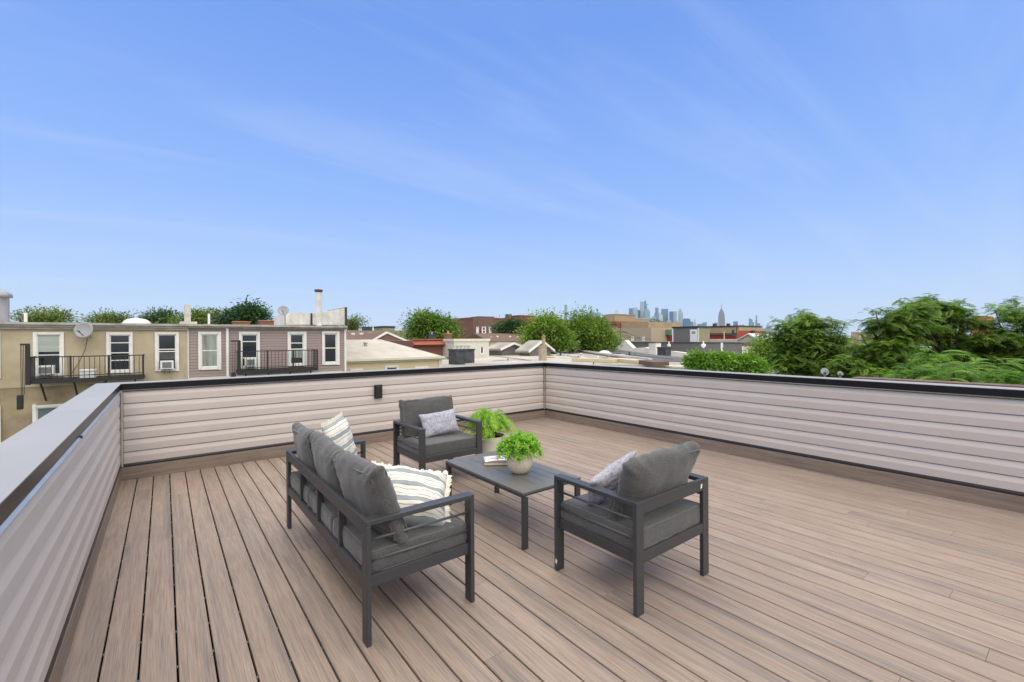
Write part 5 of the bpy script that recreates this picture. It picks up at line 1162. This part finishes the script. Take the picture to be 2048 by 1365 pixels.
def pad_tree(label, lobes, tips, D, mat, npads, seed, fl=.52, R=.62, nf=24):
    """tree of heaven like crown: flattened tufts of drooping compound fronds set on limbs"""
    r = np.random.RandomState(seed); L = [(np.array(atD(q[0], q[1], D)), q[2]*D/FPX, q[3]*D/FPX) for q in lobes]
    w = np.array([a*b for _, a, b in L])**1.0; w /= w.sum(); P_ = []
    for k in range(npads):
        c, a, b = L[r.choice(len(L), p=w)]; u = r.normal(size=3); u /= np.linalg.norm(u); q = r.uniform(.25, 1)**.5
        P_.append((c+u*q*np.array([a, a*1.0, b]), R*r.uniform(.6, 1.15)))
    for x, y in tips: P_.append((np.array(atD(x, y, D+r.uniform(-1, 1))), R*.62))
    cen = sum(q[0] for q in L)/len(L); loc = (float(cen[0]), float(cen[1]), GZ); t = thing('tree', label, 'tree', loc, 'trees beyond the deck')
    Cs, As, Bs, Ns, Rs = [], [], [], [], []
    nl = 9; sv = (np.arange(nl)+1)/nl
    for c, R_ in P_:
        tone = np.clip(r.normal(.42, .22), 0, 1); n_ = int(nf*(R_/R)**1.3)+6
        for k in range(n_):
            az = r.uniform(0, 2*math.pi); h = np.array([math.cos(az), math.sin(az), 0]); sd_ = np.array([-h[1], h[0], 0]); fl_ = fl*R_/R*r.uniform(.7, 1.2); up0 = r.uniform(-.05, .75)
            p0 = c + np.array([*(r.normal(size=2)*R_*.36), r.normal()*R_*.17])
            pts = p0 + h*(fl_*sv)[:, None]; pts[:, 2] += fl_*(up0*sv-.62*sv*sv)
            tt_ = np.repeat(h[None], nl, 0).copy(); tt_[:, 2] = up0-1.24*sv; tt_ /= np.linalg.norm(tt_, axis=1)[:, None]
            wd = fl_*.30*np.sin(np.minimum(1, sv)*math.pi*.75+.35)
            for sg in (-1, 1):
                a = sd_*sg*.85+tt_*.45; a[:, 2] -= .28; a /= np.linalg.norm(a, axis=1)[:, None]
                Cs.append(pts+a*wd[:, None]*.5); As.append(a*wd[:, None]*.56); Bs.append(tt_*fl_*.052); Ns.append(np.repeat([[0, 0, .01]], nl, 0)); Rs.append(np.clip(tone+r.normal(size=nl)*.12, 0, 1))
    V, Fq = leafquads(*[np.concatenate(q) for q in (Cs, As, Bs, Ns)]); leaves_obj('crown', LM[mat], t, V-np.array(loc), Fq, np.concatenate(Rs))
    m = MB(); b0 = Vector((loc[0], loc[1], GZ)); top = Vector(cen); mid = b0.lerp(top, .55) + Vector((r.uniform(-.4, .4), r.uniform(-.4, .4), 0)); low = top-Vector((0, 0, L[0][2]*.9))
    m.tube([b0, mid, low], .26, 9, r2=.15)
    for c, R_ in P_[::2]:
        e = Vector(c)-Vector((0, 0, R_*.12)); s0 = mid.lerp(low, r.uniform(.5, 1)); k1 = s0.lerp(e, .55)+Vector((0, 0, -.25+r.uniform(0, .3))); m.tube([s0, k1, e], .075, 6, r2=.018)
    m.build('trunk', M['bark'], t, smooth=True); return t
pad_tree('big round dense green tree right of the skyline', [(1608, 655, 34, 28), (1640, 668, 38, 30), (1580, 680, 32, 34), (1662, 682, 24, 26), (1600, 710, 44, 34), (1650, 716, 40, 30), (1570, 726, 30, 26), (1610, 640, 18, 12), (1680, 730, 30, 24), (1620, 750, 50, 20)], [(1606, 622), (1614, 628), (1560, 640), (1580, 634), (1655, 650), (1690, 646), (1676, 655)], 24, 'mid', 215, 13)
pad_tree('wide layered green tree, left part of the right hand group, with bright gaps', [(1735, 700, 30, 30), (1775, 690, 40, 34), (1730, 738, 40, 26), (1800, 640, 34, 22), (1830, 622, 26, 16), (1775, 655, 24, 14), (1825, 670, 30, 26), (1790, 738, 44, 24), (1700, 735, 22, 22)], [(1752, 624), (1768, 620), (1742, 652), (1805, 602), (1812, 610), (1790, 624), (1722, 668)], 21, 'mid', 150, 14, R=.60)
pad_tree('tall layered green tree in the middle of the right hand group', [(1870, 625, 34, 20), (1905, 634, 30, 18), (1860, 662, 38, 24), (1915, 680, 38, 30), (1880, 712, 44, 30), (1845, 612, 20, 12), (1955, 692, 26, 26), (1890, 748, 56, 26), (1962, 648, 20, 12), (1940, 640, 14, 10)], [(1857, 594), (1866, 600), (1920, 602), (1900, 612), (1930, 620), (1945, 630)], 23, 'mid', 160, 15)
pad_tree('layered green tree cut by the right edge of the view', [(2010, 640, 22, 18), (2040, 625, 26, 20), (2070, 650, 36, 34), (1995, 680, 28, 26), (2040, 700, 40, 30), (1995, 722, 38, 22), (2030, 752, 56, 26), (2100, 690, 40, 44)], [(1985, 613), (1990, 618), (2024, 600), (2032, 606), (2000, 625)], 22, 'mid', 135, 16)
def sumac(label, lobes, D, n, seed):
    """shrub of long pinnate fronds radiating from clump centres"""
    r = np.random.RandomState(seed); Cs, As, Bs, Ns, Rs = [], [], [], [], []
    cen = None; cs = []
    for q in lobes:
        c = np.array(atD(q[0], q[1], D+q[3])); cs.append((c, q[2]*D/FPX))
    cen = sum(c for c, _ in cs)/len(cs); loc = (float(cen[0]), float(cen[1]), GZ); t = thing('shrub', label, 'shrub', loc, 'sumac shrubs by the right wall')
    st = MB()
    for c, R_ in cs:
        for k in range(int(n*1.25)):
            az = r.uniform(0, 2*math.pi); h = np.array([math.cos(az), math.sin(az), 0]); sd_ = np.array([-h[1], h[0], 0]); L_ = R_*r.uniform(.8, 1.35); up0 = r.uniform(.2, 1.1)
            p0 = c + r.normal(size=3)*R_*.30; tone = r.uniform(.0, 1.0)
            prev = None
            for i in range(15):
                s = (i+1)/15; p = p0 + h*L_*s + np.array([0, 0, L_*(up0*s-.75*s*s)])
                tt_ = h + np.array([0, 0, up0-1.5*s]); tt_ /= np.linalg.norm(tt_); w = L_*.26*math.sin(min(1, s*1.05)*math.pi*.8+.25)
                for sg in (-1, 1):
                    a = sd_*sg*.85+tt_*.5+np.array([0, 0, -.25]); a /= np.linalg.norm(a); Cs.append(p+a*w*.55); As.append(a*w*.55); Bs.append(tt_*L_*.026); Ns.append(np.array([0, 0, .004])); Rs.append(np.clip(tone+r.normal()*.12, 0, 1))
        st.tube([Vector(loc), Vector(c)-Vector((0, 0, R_*.3)), Vector(c)], .05, 6)
    V, Fq = leafquads(np.array(Cs), np.array(As), np.array(Bs), np.array(Ns)); leaves_obj('crown', LM['sumac'], t, V-np.array(loc), Fq, Rs); st.build('trunk', M['bark'], t)
sumac('sumac like shrub with drooping fronds left of the brightest one, above the right wall', [(1830, 745, 34, 0), (1870, 725, 40, 1), (1905, 745, 40, 0), (1800, 755, 26, 0), (1940, 750, 40, 1), (1860, 760, 36, -.5)], 12.5, 34, 21)
sumac('brightest green sumac like shrub at the right edge, above the right wall', [(2010, 752, 36, 0), (2045, 758, 36, -.3), (1985, 765, 26, 0), (2085, 750, 40, 0)], 11.5, 34, 22)

# ---------------- distant filling: tree line, low town, terrain
g = MB(); Rg = 9000
g.quad((-Rg, -Rg, GZ-.3), (Rg, -Rg, GZ-.3), (Rg, Rg, GZ-.3), (-Rg, Rg, GZ-.3)); tag(g.build('ground', M['ground'], None), kind='structure')
r = np.random.RandomState(77); Cs = []; 
n_ = 26000; az = r.uniform(rad(-14), rad(90), n_); dd = r.uniform(170, 520, n_)
hh = np.array([mnoise.noise(Vector((a_*14, d_*.012, 0))) for a_, d_ in zip(az, dd)]); zz = GZ + r.uniform(0, 1, n_)**.6*(8.5+hh*5)
Cs = np.stack([np.sin(az)*dd, np.cos(az)*dd, zz], 1); A_ = r.normal(size=(n_, 3)); A_ /= np.linalg.norm(A_, axis=1)[:, None]; B_ = np.cross(A_, r.normal(size=(n_, 3))); B_ /= np.linalg.norm(B_, axis=1)[:, None]
V, Fq = leafquads(Cs, A_*1.3, B_*1.0, B_*0); tag(leaves_obj('far_trees', LM['mid'], None, V, Fq, np.clip(r.normal(.4, .25, n_), 0, 1)), 'far belt of street trees between the roofs on the horizon', 'far trees', kind='stuff')
lt = MB(); rr = random.Random(31)
for k in range(420):
    a_ = rad(rr.uniform(-14, 92)); d_ = rr.uniform(150, 900); w_ = rr.uniform(5, 14); h_ = rr.uniform(6.5, 10.6) if d_ < 500 else rr.uniform(8, 13); x, y = math.sin(a_)*d_, math.cos(a_)*d_
    lt.cur = rr.randrange(5); lt.box(x, x+w_, y, y+rr.uniform(6, 12), GZ, GZ+h_)
tag(lt.build('far_town', [M['brick_brown'], M['tan'], M['cream_wall'], M['roof_grey'], M['stone_tan']], None), 'far off low town of mixed flat roofs on the horizon', 'far town', kind='stuff')

# ---------------- skyline 5 to 6.5 km away
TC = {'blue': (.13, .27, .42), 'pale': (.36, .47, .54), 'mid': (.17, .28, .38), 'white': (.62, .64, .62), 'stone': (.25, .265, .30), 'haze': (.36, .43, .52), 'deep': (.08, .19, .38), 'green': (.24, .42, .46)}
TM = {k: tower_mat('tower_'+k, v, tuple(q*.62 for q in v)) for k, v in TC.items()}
ybase = 676
def tower(label, D, segs, mat, name='skyscraper', spire=None, slant=None, turn=12, dm=.8, cat='skyscraper'):
    """segs: list of (px0, px1, pytop) from the widest at the bottom to the narrowest at the top"""
    cx = (segs[0][0]+segs[0][1])/2; c_ = atD(cx, ybase, D); az = math.atan2(c_.x, c_.y)
    t = thing(name, label, cat, (c_.x, c_.y, GZ), 'skyline towers'); t.rotation_euler.z = -az + rad(turn)
    s_ = D/FPX; zof = lambda py: atD(cx, py, D).z - GZ; z0 = 0
    k_ = 1/(math.cos(rad(turn))+dm*abs(math.sin(rad(turn))))
    for i, (a, b, py) in enumerate(segs):
        w = (b-a)*s_*k_; ox = ((a+b)/2-cx)*s_; d_ = w*dm; z1 = zof(py); m = MB()
        if slant and i == len(segs)-1:
            zl, zr_ = zof(slant[0]), zof(slant[1])
            m.hexa([(ox-w/2, -d_/2, z0), (ox+w/2, -d_/2, z0), (ox+w/2, d_/2, z0), (ox-w/2, d_/2, z0), (ox-w/2, -d_/2, zl), (ox+w/2, -d_/2, zr_), (ox+w/2, d_/2, zr_), (ox-w/2, d_/2, zl)])
        else: m.box(ox-w/2, ox+w/2, -d_/2, d_/2, z0, z1)
        m.build('shaft' if i == 0 else 'upper_stage', TM[mat], t, local=True); z0 = z1+.01
    if spire:
        m = MB(); m.tube([(0, 0, z0-.01), (0, 0, zof(spire[0]))], spire[1]*s_, 8, r2=spire[1]*s_*.2); m.build('spire', TM[mat], t, local=True)
    return t
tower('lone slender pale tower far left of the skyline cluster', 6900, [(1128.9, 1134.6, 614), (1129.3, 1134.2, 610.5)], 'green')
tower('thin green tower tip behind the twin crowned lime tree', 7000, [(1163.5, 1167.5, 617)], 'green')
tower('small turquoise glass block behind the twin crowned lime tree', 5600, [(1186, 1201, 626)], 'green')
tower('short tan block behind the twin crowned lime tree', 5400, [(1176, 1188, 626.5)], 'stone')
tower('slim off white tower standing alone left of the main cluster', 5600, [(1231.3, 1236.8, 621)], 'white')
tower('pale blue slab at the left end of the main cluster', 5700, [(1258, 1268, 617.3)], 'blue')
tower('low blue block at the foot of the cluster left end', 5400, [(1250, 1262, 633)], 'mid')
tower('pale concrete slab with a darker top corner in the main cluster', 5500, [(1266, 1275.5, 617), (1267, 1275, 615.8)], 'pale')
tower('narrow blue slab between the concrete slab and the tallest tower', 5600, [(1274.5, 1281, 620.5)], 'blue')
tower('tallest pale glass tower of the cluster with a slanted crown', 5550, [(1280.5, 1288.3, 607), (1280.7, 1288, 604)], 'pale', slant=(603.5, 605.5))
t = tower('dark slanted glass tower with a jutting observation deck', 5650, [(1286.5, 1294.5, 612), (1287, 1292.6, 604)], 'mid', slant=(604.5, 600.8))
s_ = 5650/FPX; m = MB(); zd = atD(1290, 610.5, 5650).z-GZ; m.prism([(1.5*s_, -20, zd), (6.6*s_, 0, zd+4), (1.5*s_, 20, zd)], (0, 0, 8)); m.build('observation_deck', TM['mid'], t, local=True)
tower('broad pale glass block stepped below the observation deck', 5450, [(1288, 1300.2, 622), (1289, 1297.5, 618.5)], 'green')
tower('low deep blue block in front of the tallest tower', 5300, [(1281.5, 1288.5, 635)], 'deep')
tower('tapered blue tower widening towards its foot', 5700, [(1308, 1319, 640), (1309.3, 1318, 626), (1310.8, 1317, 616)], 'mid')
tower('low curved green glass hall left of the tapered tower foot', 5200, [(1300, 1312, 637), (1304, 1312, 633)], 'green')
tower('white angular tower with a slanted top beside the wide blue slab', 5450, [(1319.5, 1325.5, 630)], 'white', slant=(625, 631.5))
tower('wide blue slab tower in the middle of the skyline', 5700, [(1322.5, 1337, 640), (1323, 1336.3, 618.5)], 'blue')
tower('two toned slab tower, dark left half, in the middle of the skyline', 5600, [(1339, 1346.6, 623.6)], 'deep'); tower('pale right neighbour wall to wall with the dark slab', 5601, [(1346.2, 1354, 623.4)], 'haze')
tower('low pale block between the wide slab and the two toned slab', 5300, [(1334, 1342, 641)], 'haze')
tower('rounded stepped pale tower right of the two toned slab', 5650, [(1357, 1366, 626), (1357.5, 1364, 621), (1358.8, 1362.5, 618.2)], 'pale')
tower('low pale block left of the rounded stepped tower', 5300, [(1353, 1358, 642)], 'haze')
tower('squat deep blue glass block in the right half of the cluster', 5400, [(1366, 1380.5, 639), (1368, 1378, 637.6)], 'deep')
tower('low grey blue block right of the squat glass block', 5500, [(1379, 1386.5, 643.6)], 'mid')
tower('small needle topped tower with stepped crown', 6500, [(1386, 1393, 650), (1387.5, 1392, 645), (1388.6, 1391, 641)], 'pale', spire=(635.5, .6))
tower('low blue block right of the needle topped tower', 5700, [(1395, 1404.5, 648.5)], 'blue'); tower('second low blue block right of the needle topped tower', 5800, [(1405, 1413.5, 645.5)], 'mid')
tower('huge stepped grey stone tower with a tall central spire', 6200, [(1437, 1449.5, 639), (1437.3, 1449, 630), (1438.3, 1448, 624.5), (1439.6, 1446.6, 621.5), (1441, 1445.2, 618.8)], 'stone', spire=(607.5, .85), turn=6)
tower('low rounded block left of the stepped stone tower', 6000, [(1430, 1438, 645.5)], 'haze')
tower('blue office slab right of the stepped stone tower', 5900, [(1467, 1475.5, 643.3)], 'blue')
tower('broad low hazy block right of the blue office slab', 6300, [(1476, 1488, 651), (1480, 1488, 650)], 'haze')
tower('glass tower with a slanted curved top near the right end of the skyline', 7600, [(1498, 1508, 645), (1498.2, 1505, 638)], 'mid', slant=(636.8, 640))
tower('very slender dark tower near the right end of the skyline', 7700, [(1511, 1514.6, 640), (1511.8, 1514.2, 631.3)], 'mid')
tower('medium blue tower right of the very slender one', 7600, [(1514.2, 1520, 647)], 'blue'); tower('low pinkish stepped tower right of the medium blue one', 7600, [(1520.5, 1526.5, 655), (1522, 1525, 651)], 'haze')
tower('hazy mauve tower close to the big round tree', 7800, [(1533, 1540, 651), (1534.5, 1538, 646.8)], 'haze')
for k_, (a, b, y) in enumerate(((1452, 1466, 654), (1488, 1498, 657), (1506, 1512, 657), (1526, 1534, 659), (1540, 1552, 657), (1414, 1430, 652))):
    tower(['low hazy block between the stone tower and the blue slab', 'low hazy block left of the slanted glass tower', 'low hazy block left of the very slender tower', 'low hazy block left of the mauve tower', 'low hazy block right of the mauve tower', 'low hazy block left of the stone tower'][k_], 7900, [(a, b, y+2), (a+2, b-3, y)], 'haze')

# ---------------- air
hz = bpy.data.materials.new('haze_air'); hz.use_nodes = True; t_ = hz.node_tree; t_.nodes.clear()
ho = N(t_, 'ShaderNodeOutputMaterial'); pv = N(t_, 'ShaderNodeVolumePrincipled'); t_.links.new(pv.outputs[0], ho.inputs['Volume'])
pv.inputs['Color'].default_value = (.80, .88, 1.0, 1); pv.inputs['Density'].default_value = 2.2e-5; pv.inputs['Anisotropy'].default_value = .2
m = MB(); m.box(-9100, 9100, -9100, 9100, GZ-1.5, 540); tag(m.build('haze', hz, None), kind='stuff')
